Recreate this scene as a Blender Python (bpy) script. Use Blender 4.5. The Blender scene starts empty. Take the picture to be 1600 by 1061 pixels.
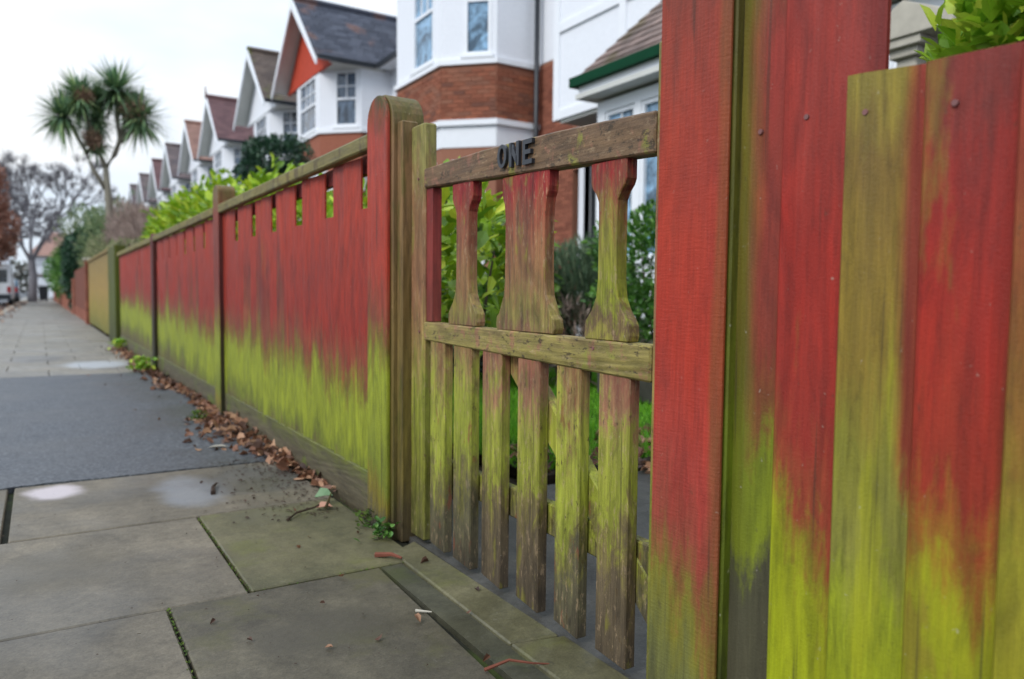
import bpy, bmesh, math, random
from mathutils import Vector, Matrix, noise as mnoise
R = random.Random(7)
S = bpy.context.scene
COL = S.collection
rad = math.radians

# ------------------------------------------------------------------ camera
YAW, PIT, ROLL = rad(32.0), rad(3.4), 0.010
CP = Vector((-0.965, 0, 0.8))
f = Vector((math.sin(YAW)*math.cos(PIT), math.cos(YAW)*math.cos(PIT), -math.sin(PIT)))
r0 = Vector((math.cos(YAW), -math.sin(YAW), 0)); u0 = r0.cross(f)
rr = r0*math.cos(ROLL)+u0*math.sin(ROLL); uu = u0*math.cos(ROLL)-r0*math.sin(ROLL)
cd = bpy.data.cameras.new('camera'); cam = bpy.data.objects.new('camera', cd); COL.objects.link(cam)
cd.sensor_width = 36; cd.lens = 26.6; cd.clip_start = 0.05; cd.clip_end = 3000
M = Matrix((rr, uu, -f)).transposed().to_4x4(); M.translation = CP
cam.matrix_world = M
cd.dof.use_dof = True; cd.dof.focus_distance = 1.7; cd.dof.aperture_fstop = 2.9
S.camera = cam

# ------------------------------------------------------------------ world, sun, exposure
W = bpy.data.worlds.new('World'); S.world = W; W.use_nodes = True
nt = W.node_tree; nt.nodes.clear()
SUN_EL, SUN_AZ = rad(42), rad(250)       # azimuth clockwise from +Y
sky = nt.nodes.new('ShaderNodeTexSky'); sky.sky_type = 'NISHITA'; sky.sun_disc = False
sky.sun_elevation = SUN_EL; sky.sun_rotation = SUN_AZ
bg1 = nt.nodes.new('ShaderNodeBackground'); bg1.inputs[1].default_value = 0.10
nt.links.new(sky.outputs[0], bg1.inputs[0])
tc = nt.nodes.new('ShaderNodeTexCoord'); mp = nt.nodes.new('ShaderNodeMapping'); mp.inputs['Scale'].default_value = (1, 1, 2.6)
nz = nt.nodes.new('ShaderNodeTexNoise'); nz.inputs['Scale'].default_value = 1.7; nz.inputs['Detail'].default_value = 5
nt.links.new(tc.outputs['Generated'], mp.inputs[0]); nt.links.new(mp.outputs[0], nz.inputs['Vector'])
cr = nt.nodes.new('ShaderNodeValToRGB'); e = cr.color_ramp.elements
e[0].position = .40; e[0].color = (.60, .77, 1.0, 1); e[1].position = .64; e[1].color = (.97, .985, 1.0, 1)
nt.links.new(nz.outputs[0], cr.inputs[0])
bg2 = nt.nodes.new('ShaderNodeBackground')
sx = nt.nodes.new('ShaderNodeSeparateXYZ'); nt.links.new(tc.outputs['Generated'], sx.inputs[0])
gm_ = nt.nodes.new('ShaderNodeMapRange'); gm_.inputs[1].default_value = 0; gm_.inputs[2].default_value = 1; gm_.inputs[3].default_value = .70; gm_.inputs[4].default_value = 1.30
nt.links.new(sx.outputs[2], gm_.inputs[0]); nt.links.new(gm_.outputs[0], bg2.inputs[1])
nt.links.new(cr.outputs[0], bg2.inputs[0])
mx = nt.nodes.new('ShaderNodeMixShader'); mx.inputs[0].default_value = 0.88
nt.links.new(bg1.outputs[0], mx.inputs[1]); nt.links.new(bg2.outputs[0], mx.inputs[2])
wo = nt.nodes.new('ShaderNodeOutputWorld'); nt.links.new(mx.outputs[0], wo.inputs[0])
sd = bpy.data.lights.new('sun', 'SUN'); sd.energy = 1.35; sd.angle = rad(25); sd.color = (1, .97, .93)
so = bpy.data.objects.new('sun', sd); COL.objects.link(so)
sdir = Vector((math.sin(SUN_AZ)*math.cos(SUN_EL), math.cos(SUN_AZ)*math.cos(SUN_EL), math.sin(SUN_EL)))
so.rotation_euler = sdir.to_track_quat('Z', 'Y').to_euler(); so.location = (-5, -3, 12)
S.view_settings.view_transform = 'Standard'; S.view_settings.look = 'None'
S.view_settings.gamma = 1; S.view_settings.use_curve_mapping = False
S.view_settings.exposure = 0.56

# ------------------------------------------------------------------ node helpers
class N:
    def __init__(s, name, rough=.7, spec=.4):
        s.m = bpy.data.materials.new(name); s.m.use_nodes = True; s.t = s.m.node_tree; s.t.nodes.clear()
        s.out = s.t.nodes.new('ShaderNodeOutputMaterial'); s.b = s.t.nodes.new('ShaderNodeBsdfPrincipled')
        s.t.links.new(s.b.outputs[0], s.out.inputs[0])
        s.b.inputs['Roughness'].default_value = rough; s.b.inputs['Specular IOR Level'].default_value = spec
        s.pos = None
    def n(s, t, **k):
        o = s.t.nodes.new(t)
        for a, b in k.items(): setattr(o, a, b)
        return o
    def set(s, sock, v):
        if isinstance(v, (int, float, tuple)): sock.default_value = v if not (isinstance(v, tuple) and len(v) == 3 and sock.type == 'RGBA') else (*v, 1)
        else: s.t.links.new(v, sock)
    def math(s, op, a, b=0., c=None, clamp=False):
        o = s.n('ShaderNodeMath', operation=op, use_clamp=clamp); s.set(o.inputs[0], a); s.set(o.inputs[1], b)
        if c is not None: s.set(o.inputs[2], c)
        return o.outputs[0]
    def position(s, rnd=True, scale=37.):
        g = s.n('ShaderNodeNewGeometry').outputs['Position']
        if not rnd: return g
        oi = s.n('ShaderNodeObjectInfo').outputs['Random']
        v = s.n('ShaderNodeVectorMath', operation='ADD'); s.set(v.inputs[0], g)
        c = s.n('ShaderNodeCombineXYZ'); k = s.math('MULTIPLY', oi, scale); s.set(c.inputs[0], k); s.set(c.inputs[1], k)
        s.set(c.inputs[2], s.math('MULTIPLY', oi, 11.)); s.set(v.inputs[1], c.outputs[0]); return v.outputs[0]
    def z(s):
        x = s.n('ShaderNodeSeparateXYZ'); s.set(x.inputs[0], s.n('ShaderNodeNewGeometry').outputs['Position']); return x.outputs[2]
    def noise(s, vec, scale, sc=(1, 1, 1), detail=4, rough=.55, dist=0.):
        m = s.n('ShaderNodeMapping'); m.inputs['Scale'].default_value = sc; s.set(m.inputs[0], vec)
        o = s.n('ShaderNodeTexNoise'); o.inputs['Scale'].default_value = scale; o.inputs['Detail'].default_value = detail
        o.inputs['Roughness'].default_value = rough; o.inputs['Distortion'].default_value = dist; s.set(o.inputs['Vector'], m.outputs[0])
        return o.outputs[0]
    def ramp(s, fac, stops, interp='LINEAR'):
        o = s.n('ShaderNodeValToRGB'); o.color_ramp.interpolation = interp; el = o.color_ramp.elements
        while len(el) < len(stops): el.new(.5)
        for q, (p, c) in zip(el, stops):
            q.position = p; q.color = (*c, 1) if isinstance(c, tuple) else (c, c, c, 1)
        s.set(o.inputs[0], fac); return o.outputs[0]
    def mix(s, fac, a, b, mode='MIX'):
        o = s.n('ShaderNodeMix', data_type='RGBA', blend_type=mode); s.set(o.inputs[0], fac); s.set(o.inputs[6], a); s.set(o.inputs[7], b)
        return o.outputs[2]
    def sstep(s, v, a, b):
        o = s.n('ShaderNodeMapRange', interpolation_type='SMOOTHSTEP'); s.set(o.inputs[0], v); s.set(o.inputs[1], a); s.set(o.inputs[2], b)
        return o.outputs[0]
    def bump(s, h, dist=.002, strength=.6):
        o = s.n('ShaderNodeBump'); o.inputs['Strength'].default_value = strength; o.inputs['Distance'].default_value = dist
        s.set(o.inputs['Height'], h); s.set(s.b.inputs['Normal'], o.outputs[0])
    def col(s, c): s.set(s.b.inputs['Base Color'], c)
    def rgh(s, c): s.set(s.b.inputs['Roughness'], c)

def srgb(r, g, b, k=1.0):
    return tuple(((x/255+.055)/1.055)**2.4*k if x > 10 else x/255/12.92*k for x in (r, g, b))

RED = srgb(162, 54, 34); RED2 = srgb(143, 43, 28); DRED = srgb(124, 44, 30); REDBR = srgb(130, 66, 42)
MOSS = srgb(138, 146, 36); MOSS2 = srgb(112, 120, 34); OLIVE = srgb(122, 108, 34); DOLIVE = srgb(76, 68, 20)
TAN = srgb(140, 112, 78); BROWN = srgb(102, 76, 50); GREYB = srgb(78, 72, 58); GREYG = srgb(112, 116, 88)

def ramp_wood(name, stops, amp=.22, streak=30., patch=None, patch2=None, rz=.1, rough=.62, grain=1., lo=.0, hi=1.5, saw=False, flake=None, yz=None, ysplit=None, rings=.10, ax=2, blotch=.10, pale=0.):
    """colours laid out by height, with ragged vertical streaks; patch = (colour, threshold, scale, zstretch)"""
    q = N(name, rough, .35); p = q.position(); z = q.z()
    st = (lambda v: (1, 1, v) if ax == 2 else (1, v, 1))
    s1 = q.noise(p, streak, st(.07), 3, .6); s2 = q.noise(p, 5., (1, 1, .6), 2)
    s3 = q.noise(p, 110., st(.12), 3, .6)
    oi = q.n('ShaderNodeObjectInfo').outputs['Random']
    d = q.math('MULTIPLY', q.math('SUBTRACT', s1, .5), amp*1.9)
    d = q.math('ADD', d, q.math('MULTIPLY', q.math('SUBTRACT', s2, .5), amp*1.1))
    d = q.math('ADD', d, q.math('MULTIPLY', q.math('SUBTRACT', s3, .5), amp*.7))
    d = q.math('ADD', d, q.math('MULTIPLY', q.math('SUBTRACT', oi, .5), rz))
    bl = q.noise(p, 26., st(.45), 6, .78, .6); d = q.math('ADD', d, q.math('MULTIPLY', q.math('SUBTRACT', bl, .5), blotch*2.4))
    if yz or ysplit:
        sy = q.n('ShaderNodeSeparateXYZ'); q.set(sy.inputs[0], q.n('ShaderNodeNewGeometry').outputs['Position']); Yc = sy.outputs[1]
    if yz: d = q.math('SUBTRACT', d, q.math('MULTIPLY', q.math('SUBTRACT', Yc, yz[0]), yz[1]))
    t = q.math('DIVIDE', q.math('SUBTRACT', q.math('ADD', z, d), lo), hi-lo)
    c = q.ramp(t, [((a-lo)/(hi-lo), b) for a, b in stops])
    gr = q.noise(p, 38., st(.22), 6, .8, .4); c = q.mix(1., c, q.ramp(gr, [(.34, 1-.32*grain), (.5, 1.), (.70, 1+.18*grain)]), 'MULTIPLY')
    if pale: c = q.mix(q.math('MULTIPLY', q.sstep(q.noise(p, 70., st(.35), 5, .8), .56, .63), pale), c, srgb(176, 150, 116))
    for P in (patch, patch2):
        if P:
            pc, th, ps, pz = P[:4]; kk = P[4] if len(P) > 4 else .85
            pn = q.noise(p, ps, (1, 1, pz), 5, .65)
            c = q.mix(q.math('MULTIPLY', q.sstep(pn, th, th+.09), kk), c, pc)
    for ys_ in (ysplit or []):
        y0_, y1_, cc, kk, za, zb_ = ys_
        yy = q.math('ADD', Yc, q.math('MULTIPLY', q.math('SUBTRACT', q.noise(p, 12., (1, 1, .10), 3), .5), .06))
        mk = q.math('MULTIPLY', q.sstep(yy, y0_, y1_), q.sstep(q.math('ADD', z, d), za, zb_)); c = q.mix(q.math('MULTIPLY', mk, kk), c, cc)
    if flake:
        fn = q.noise(p, 55., st(.45), 5, .75); c = q.mix(q.math('MULTIPLY', q.sstep(fn, flake[1], flake[1]+.05), .8), c, flake[0])
    g = q.noise(p, 160., st(.035), 5, .7)
    g2 = q.noise(p, 14., st(.12), 4, .6, 1.2)
    rg = q.noise(p, 5., st(.16), 1, .4, .3); rg = q.math('SINE', q.math('MULTIPLY', rg, 95.)); c = q.mix(1., c, q.ramp(q.math('MULTIPLY_ADD', rg, .5, .5), [(.0, 1-rings), (.6, 1.04)]), 'MULTIPLY')
    c = q.mix(1., c, q.ramp(g, [(.25, 1-.34*grain), (.75, 1+.2*grain)]), 'MULTIPLY')
    c = q.mix(1., c, q.ramp(g2, [(.3, 1-.22*grain), (.7, 1.12)]), 'MULTIPLY')
    fleck = q.noise(p, 90., (1, 1, .8), 3, .6); c = q.mix(q.math('MULTIPLY', q.sstep(fleck, .70, .76), .35), c, (.45, .42, .33))
    ck = q.noise(p, 75., st(.018), 2, .5); c = q.mix(q.math('MULTIPLY', q.sstep(ck, .66, .72), .5), c, (.03, .022, .012))
    dk = q.noise(p, 42., (1, 1, .5), 4, .7); c = q.mix(q.math('MULTIPLY', q.sstep(dk, .64, .74), .45), c, (.05, .04, .02))
    q.col(c)
    h = q.math('ADD', q.math('ADD', g, q.math('MULTIPLY', g2, .6)), q.math('MULTIPLY', rg, .25*rings/.1))
    if saw:
        h = q.math('ADD', h, q.math('MULTIPLY', q.noise(p, 220., (.15, .15, 1), 2), .7))
    h = q.math('ADD', h, q.math('MULTIPLY', q.noise(p, 240., (1, 1, 1), 2), .6))
    q.bump(h, .0022, .55)
    q.rgh(q.ramp(g2, [(.3, rough-.12), (.7, rough+.12)]))
    return q.m

M_board = ramp_wood('red_paint_over_moss', [(.05, srgb(84, 76, 52)), (.17, srgb(104, 98, 50)), (.24, MOSS2), (.32, MOSS), (.47, MOSS), (.54, OLIVE), (.62, REDBR), (.74, RED2), (1.3, RED)], amp=.11, streak=40, rz=.09, blotch=.13, yz=(6.6, .018), patch=(srgb(128, 66, 40), .62, 10., .1, .3))
M_boardb = ramp_wood('faded_red_paint', [(.0, srgb(84, 76, 52)), (.17, srgb(104, 98, 50)), (.25, MOSS2), (.34, MOSS), (.48, MOSS), (.58, OLIVE), (.70, REDBR), (.9, DRED), (1.2, RED)], amp=.17, streak=30, rz=.14, yz=(6.6, .018), patch=(OLIVE, .60, 16., .08, .5))
M_post = ramp_wood('post_red', [(.0, GREYB), (.1, OLIVE), (.2, MOSS2), (.34, MOSS), (.52, MOSS), (.62, OLIVE), (.72, REDBR), (.9, RED), (1.30, srgb(165, 60, 42)), (1.41, srgb(130, 62, 30)), (1.46, DOLIVE)], amp=.16, streak=26, rz=.02, saw=True)
M_post1 = ramp_wood('mid_post_red', [(.0, GREYB), (.1, OLIVE), (.2, MOSS2), (.34, MOSS), (.50, MOSS), (.60, OLIVE), (.72, REDBR), (.9, DRED), (1.28, srgb(132, 56, 38)), (1.36, srgb(122, 86, 52)), (1.46, srgb(110, 92, 48))], amp=.10, streak=26, rz=.02)
M_side = ramp_wood('weathered_side', [(.0, srgb(78, 66, 42)), (.3, srgb(112, 98, 44)), (.8, srgb(120, 96, 54)), (1.2, srgb(138, 104, 70)), (1.40, srgb(98, 86, 42))], amp=.3, rz=.1, patch=(srgb(82, 82, 26), .52, 12., .2, .6), flake=(TAN, .64))
M_darkpost = ramp_wood('dark_post', [(.0, srgb(44, 44, 20)), (.5, srgb(54, 44, 26)), (.7, srgb(74, 28, 24)), (1.3, srgb(90, 36, 28))], amp=.2, rz=.1)
M_cap = ramp_wood('lichen_rail', [(1.0, srgb(110, 96, 50)), (1.4, srgb(128, 118, 62))], amp=.3, rz=.3, patch=(srgb(86, 70, 40), .52, 14., .6, .8), flake=(srgb(140, 136, 84), .62), ax=1)
M_gravel = ramp_wood('mossy_board', [(.0, srgb(72, 64, 46)), (.10, srgb(92, 84, 64)), (.15, srgb(92, 90, 56)), (.19, srgb(98, 100, 44))], amp=.06, rz=.05, patch=(srgb(96, 112, 24), .56, 3., 1., .6), lo=0, hi=.4, ax=1)
M_dark_in = ramp_wood('inner_dark_red', [(.0, DOLIVE), (.5, DRED), (1.4, srgb(120, 36, 30))], amp=.3)
M_gate = ramp_wood('gate_picket', [(.0, srgb(74, 66, 50)), (.17, srgb(94, 88, 62)), (.25, srgb(118, 112, 56)), (.34, srgb(148, 154, 50)), (.50, srgb(154, 156, 56)), (.60, srgb(146, 124, 70)), (.70, srgb(140, 98, 62)), (.95, srgb(140, 96, 66)), (1.3, srgb(148, 104, 74))], amp=.17, streak=18, rz=.06, grain=1.2, patch=(srgb(128, 70, 48), .60, 28., .3, .7), flake=(srgb(78, 66, 34), .60), blotch=0.22, rings=.16, pale=.45)
M_gater = ramp_wood('gate_picket_red', [(.0, srgb(80, 68, 52)), (.17, srgb(100, 86, 62)), (.26, srgb(120, 108, 58)), (.34, srgb(146, 150, 48)), (.48, srgb(146, 144, 58)), (.56, srgb(150, 112, 78)), (.66, srgb(144, 92, 70)), (1.3, srgb(150, 80, 60))], amp=.19, streak=18, rz=.06, grain=1.2, patch=(srgb(118, 112, 42), .58, 22., .3, .7), flake=(srgb(84, 66, 40), .61), blotch=0.22, rings=.16, pale=.45)
M_balu = ramp_wood('gate_baluster', [(.70, srgb(128, 94, 66)), (.75, srgb(134, 122, 62)), (.82, srgb(142, 106, 66)), (.94, srgb(142, 92, 62)), (1.02, srgb(146, 72, 50)), (1.09, srgb(146, 40, 38)), (1.2, srgb(150, 40, 38))], amp=.07, streak=40, rz=.03, grain=1.3, patch=(srgb(140, 128, 50), .58, 26., .3, .7), lo=.6, hi=1.3, blotch=0.12, rings=.16, pale=.45)
M_balug = ramp_wood('gate_baluster_mossy', [(.70, srgb(150, 140, 60)), (.74, srgb(110, 84, 62)), (.80, srgb(140, 144, 40)), (.94, srgb(138, 130, 50)), (1.02, srgb(140, 76, 50)), (1.07, srgb(148, 44, 38)), (1.2, srgb(150, 44, 40))], amp=.06, streak=40, rz=.03, grain=1.3, patch=(srgb(138, 92, 56), .60, 26., .3, .7), lo=.6, hi=1.3, blotch=0.12, rings=.16, pale=.45)
M_rail = ramp_wood('gate_rail', [(.5, srgb(128, 116, 56)), (.72, srgb(148, 134, 74)), (.9, srgb(126, 100, 70)), (1.3, srgb(112, 86, 64))], amp=.2, streak=10, rz=.0, grain=1.1, patch=(srgb(158, 108, 86), .55, 26., .7, .7), patch2=(srgb(146, 148, 56), .56, 12., .8, .65), flake=(srgb(66, 54, 38), .57), ax=1, blotch=0.2, rings=.16, pale=.45)
M_stile = ramp_wood('gate_stile', [(.0, srgb(86, 82, 44)), (.30, srgb(120, 120, 40)), (.5, srgb(140, 144, 48)), (.64, srgb(150, 128, 70)), (.85, srgb(148, 104, 72)), (1.1, srgb(140, 104, 68)), (1.3, srgb(140, 132, 72))], amp=.18, streak=26, grain=1.2, patch=(srgb(126, 124, 52), .60, 20., .2, .6), flake=(srgb(90, 72, 44), .62), blotch=0.2, rings=.16, pale=.45)
M_inred = ramp_wood('gate_inner_red', [(.0, srgb(96, 92, 40)), (.4, srgb(120, 120, 36)), (.6, srgb(116, 56, 44)), (1.3, srgb(140, 40, 38))], amp=.2, streak=20)
# near boards, each with the growth the photograph shows on it
NB = {}
NB['a'] = ramp_wood('board_a', [(.10, srgb(70, 66, 48)), (.36, srgb(68, 66, 46)), (.44, srgb(112, 122, 20)), (.54, srgb(114, 124, 18)), (.62, srgb(116, 72, 32)), (.74, srgb(124, 50, 34)), (1.2, srgb(138, 46, 36)), (1.4, srgb(100, 62, 34))], amp=.16, streak=14, rz=0, ysplit=[(.835, .87, srgb(92, 98, 14), .8, .3, .5)], patch=(srgb(84, 72, 26), .60, 5., .3, .6), grain=.75)
NB['b'] = ramp_wood('board_b', [(.15, srgb(146, 154, 12)), (.36, srgb(142, 146, 14)), (.42, srgb(132, 118, 24)), (.50, srgb(140, 62, 34)), (.62, srgb(144, 42, 29)), (.85, srgb(156, 38, 24)), (1.0, srgb(146, 44, 31)), (1.4, srgb(138, 47, 37))], amp=.20, streak=14, rz=0, yz=(.745, 1.3), patch=(srgb(112, 96, 34), .60, 8., .15, .6), rings=.16, ysplit=[(.70, .665, srgb(112, 32, 26), .55, .4, .6)], grain=.75)
NB['c'] = ramp_wood('board_c', [(.2, srgb(146, 154, 14)), (.34, srgb(134, 142, 24)), (.46, srgb(124, 122, 48)), (.60, srgb(128, 124, 40)), (.76, srgb(132, 110, 36)), (1.0, srgb(122, 96, 38)), (1.14, srgb(134, 118, 42))], amp=.16, streak=16, rz=0, patch=(srgb(136, 76, 38), .57, 9., .06, .6), patch2=(srgb(150, 150, 20), .60, 14., .12, .55), ysplit=[(.612, .590, srgb(132, 38, 30), .9, .5, .62)])
NB['d'] = ramp_wood('board_d', [(.2, srgb(138, 144, 12)), (.36, srgb(142, 142, 16)), (.45, srgb(138, 92, 24)), (.55, srgb(142, 46, 24)), (.8, srgb(150, 36, 22)), (1.0, srgb(138, 36, 26)), (1.1, srgb(122, 42, 33))], amp=.22, streak=14, rz=0, patch=(srgb(124, 104, 34), .55, 7., .30, .6), rings=.14, ysplit=[(.475, .46, srgb(100, 60, 26), .6, .3, .5)], grain=.75)
NB['e'] = ramp_wood('board_e', [(.2, srgb(142, 140, 24)), (.45, srgb(136, 128, 30)), (.65, srgb(134, 98, 34)), (.90, srgb(136, 62, 34)), (1.1, srgb(136, 44, 34))], amp=.15, streak=12, rz=0, grain=.75)
M_post2 = ramp_wood('near_post_red', [(.02, srgb(84, 84, 52)), (.15, srgb(104, 104, 50)), (.24, srgb(118, 112, 36)), (.30, srgb(124, 88, 42)), (.37, srgb(142, 66, 48)), (.5, srgb(156, 56, 44)), (.7, srgb(162, 48, 30)), (1.1, srgb(156, 54, 34)), (1.3, srgb(130, 56, 40))], amp=.17, streak=16, rz=0, saw=True, grain=.7, patch=(srgb(140, 78, 48), .62, 7., .1, .5), yz=(.965, .5), rings=.05, ysplit=[(.900, .885, srgb(112, 80, 34), .45, -1, -.9)])
M_post2s = ramp_wood('near_post_side', [(.1, srgb(60, 66, 14)), (.5, srgb(98, 112, 14)), (.8, srgb(88, 90, 20)), (1.3, srgb(86, 78, 26))], amp=.2)

def simple(name, c, rough=.7, spec=.35, var=.15, scale=8., sc=(1, 1, 1), bump=0., dark=None, rnd=True, dscale=3.):
    q = N(name, rough, spec); p = q.position(rnd)
    n = q.noise(p, scale, sc, 5, .6); k = q.mix(1., c, q.ramp(n, [(.25, 1-var), (.75, 1+var)]), 'MULTIPLY')
    if dark: k = q.mix(q.math('MULTIPLY', q.sstep(q.noise(p, dscale, (1, 1, 1), 4), .52, .62), .7), k, dark)
    q.col(k)
    if bump: q.bump(n, bump, .6)
    return q.m

M_white = simple('white_render', (.80, .82, .86), .75, .3, .05, 30., bump=.002)
M_whitep = simple('white_paint_trim', (.82, .84, .87), .45, .4, .03, 6.)
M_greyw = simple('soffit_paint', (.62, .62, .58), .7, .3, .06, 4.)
M_green = simple('green_gutter', (.001, .045, .018), .75, .15, .1, 8.)
M_black = simple('black_iron', (.02, .024, .03), .4, .5, .1, 8.)
M_letter = simple('letter_metal', (.018, .02, .026), .38, .5, .3, 60.)
M_mortar = simple('mortar', srgb(150, 104, 84), .9, .2, .15, 40.)
M_stone = simple('pale_stone', srgb(176, 170, 156), .8, .3, .15, 9., bump=.003)
M_terra = simple('terracotta_tiles', srgb(184, 70, 48), .8, .3, .15, 5.)
M_nail = simple('nail_head', srgb(120, 78, 74), .4, .5, .1, 30.)
M_porch_shade = simple('porch_shade', (.03, .035, .04), .8, .2, .3, 3.)  # near-black wall colour puts the shade of the porch recess into the paint

def brickmat():
    q = N('brick', .85, .25); p = q.position(); oi = q.n('ShaderNodeObjectInfo').outputs['Random']
    c = q.ramp(oi, [(0, srgb(126, 76, 58)), (.35, srgb(150, 92, 70)), (.6, srgb(144, 98, 78)), (.8, srgb(110, 72, 60)), (1, srgb(160, 98, 72))])
    n = q.noise(p, 30., (1, 1, 1), 4); q.col(q.mix(1., c, q.ramp(n, [(.3, .8), (.7, 1.15)]), 'MULTIPLY')); q.bump(n, .002); return q.m
M_brick = brickmat()
def brickstuff(name, c1, c2):
    q = N(name, .88, .2); g = q.n('ShaderNodeNewGeometry').outputs['Random Per Island']
    c = q.ramp(g, [(0, c1), (1, c2)]); n = q.noise(q.position(False), 25., (1, 1, 1), 4)
    q.col(q.mix(1., c, q.ramp(n, [(.3, .8), (.7, 1.15)]), 'MULTIPLY')); return q.m
M_bricks = brickstuff('brickwork', srgb(122, 74, 60), srgb(156, 98, 78))
def tilemat(name, a, b, mossc=None, th=.6):
    q = N(name, .7, .35); g = q.n('ShaderNodeNewGeometry').outputs['Random Per Island']
    c = q.ramp(g, [(0, a), (1, b)]); p = q.position(False)
    if mossc: c = q.mix(q.sstep(q.noise(p, 1.1, (1, 1, 1), 4), th, th+.12), c, mossc)
    c = q.mix(1., c, q.ramp(q.noise(p, 3., (1, 1, 1), 4), [(.3, .8), (.7, 1.15)]), 'MULTIPLY'); q.col(c); return q.m
M_slate = tilemat('slate', srgb(58, 62, 74), srgb(86, 90, 102), srgb(112, 88, 84), .56)
M_rbrown = tilemat('brown_tiles', srgb(78, 66, 60), srgb(104, 90, 80), srgb(96, 102, 46), .56)
M_rred = tilemat('dark_red_tiles', srgb(92, 66, 68), srgb(114, 84, 84))
M_rrust = tilemat('rust_tiles', srgb(132, 100, 90), srgb(154, 120, 106))
M_rgrey = tilemat('grey_brown_tiles', srgb(88, 80, 82), srgb(114, 100, 98), srgb(90, 100, 80), .58)
M_bayroof = tilemat('bay_roof_tiles', srgb(104, 90, 84), srgb(136, 116, 108), srgb(96, 84, 60), .58)

def glass(name='window_glass', c=(.07, .10, .14)):
    q = N(name, .04, .6); p = q.position(False)
    n = q.noise(p, 2.6, (1, 1, .7), 6, .7, 1.5); q.col(q.ramp(n, [(.40, tuple(x*.35 for x in c)), (.6, tuple(x*1.9 for x in c))])); return q.m  # mottled tint paints bluish sky and dark tree reflections into the base colour
M_glass = glass(); M_glassb = glass('window_glass_blue', (.16, .27, .38)); M_glassd = glass('window_glass_dark', (.02, .025, .03))

STAINS_SHEEN = [(-.93, 3.47, .10, .13, srgb(196, 186, 188), .85), (-.46, 3.23, .14, .27, srgb(134, 138, 144), .6), (-.20, 3.30, .24, .32, srgb(76, 76, 74), .7), (-.45, 9.3, .35, .5, srgb(176, 182, 188), .7), (-1.0, 10.3, .3, .6, srgb(96, 96, 96), .6), (-.40, 1.72, .20, .12, srgb(70, 66, 56), .7), (-.95, 2.5, .18, .2, srgb(84, 78, 64), .5), (-.27, 2.75, .15, .12, srgb(86, 84, 66), .5)]  # pale patches put puddle sky sheen and limescale in colour; dark are real staining
def slabmat(name, a, b, wet=.5, green=None, stains_sheen=False):
    q = N(name, .6, .45); p = q.position(False); pr = q.position(True)
    n = q.noise(p, 2.2, (1, 1, 1), 5, .6); c = q.ramp(n, [(.30, a), (.70, b)])
    f1 = q.noise(pr, 45., (1, 1, 1), 6, .75); c = q.mix(1., c, q.ramp(f1, [(.3, .78), (.7, 1.2)]), 'MULTIPLY')
    f3 = q.noise(p, 9., (1, 1, 1), 6, .78); c = q.mix(1., c, q.ramp(f3, [(.3, .66), (.55, 1.), (.75, 1.2)]), 'MULTIPLY')
    f5 = q.noise(p, 170., (1, 1, 1), 4, .8); c = q.mix(1., c, q.ramp(f5, [(.32, .74), (.68, 1.22)]), 'MULTIPLY')
    f4 = q.noise(p, 20., (1, 1, 1), 6, .8, 1.); c = q.mix(q.math('MULTIPLY', q.sstep(f4, .60, .70), .3), c, (.26, .24, .19))
    sp = q.noise(p, 60., (1, 1, 1), 2); c = q.mix(q.math('MULTIPLY', q.sstep(sp, .70, .75), .5), c, (.04, .035, .025))
    wt = q.sstep(q.noise(p, 1.15, (1, 1, 1), 3), .47, .62)
    c = q.mix(q.math('MULTIPLY', wt, wet), c, q.mix(1., c, (.55, .56, .58), 'MULTIPLY'))
    if green: c = q.mix(q.math('MULTIPLY', q.sstep(q.noise(p, 3.4, (1, 1, 1), 5, .65), .50, .68), .55), c, green)
    oi = q.n('ShaderNodeObjectInfo').outputs['Random']; c = q.mix(1., c, q.ramp(oi, [(0, .88), (1, 1.1)]), 'MULTIPLY')
    if stains_sheen:
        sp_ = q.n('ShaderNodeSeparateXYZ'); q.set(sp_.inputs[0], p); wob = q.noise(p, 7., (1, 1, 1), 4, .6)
        for (x_, y_, rx, ry, cc, kk) in STAINS_SHEEN:
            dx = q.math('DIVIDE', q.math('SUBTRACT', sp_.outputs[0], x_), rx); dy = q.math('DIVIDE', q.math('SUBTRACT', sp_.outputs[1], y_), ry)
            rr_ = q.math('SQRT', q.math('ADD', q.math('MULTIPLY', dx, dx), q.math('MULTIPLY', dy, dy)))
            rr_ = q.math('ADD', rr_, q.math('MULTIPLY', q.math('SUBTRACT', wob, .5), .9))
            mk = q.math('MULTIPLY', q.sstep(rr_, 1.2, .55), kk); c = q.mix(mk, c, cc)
    q.col(c); q.rgh(q.ramp(wt, [(0, .66), (1, .36)])); q.bump(q.math('ADD', f1, q.math('MULTIPLY', f3, 2.)), .0025, .5); return q.m
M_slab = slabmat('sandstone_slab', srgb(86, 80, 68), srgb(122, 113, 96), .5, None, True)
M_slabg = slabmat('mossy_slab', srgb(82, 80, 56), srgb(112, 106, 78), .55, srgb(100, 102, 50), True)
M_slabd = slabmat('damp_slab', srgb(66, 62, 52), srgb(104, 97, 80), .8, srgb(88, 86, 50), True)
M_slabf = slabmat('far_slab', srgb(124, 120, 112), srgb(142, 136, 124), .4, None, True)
M_joint = simple('dark_joint', (.022, .022, .014), .9, .2, .5, 9., dark=(.045, .065, .012))
M_dstrip = slabmat('dark_damp_strip', srgb(58, 58, 46), srgb(82, 80, 64), .5, srgb(66, 72, 34))
M_conc = slabmat('grey_path', srgb(70, 68, 64), srgb(92, 90, 84), .6)
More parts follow.
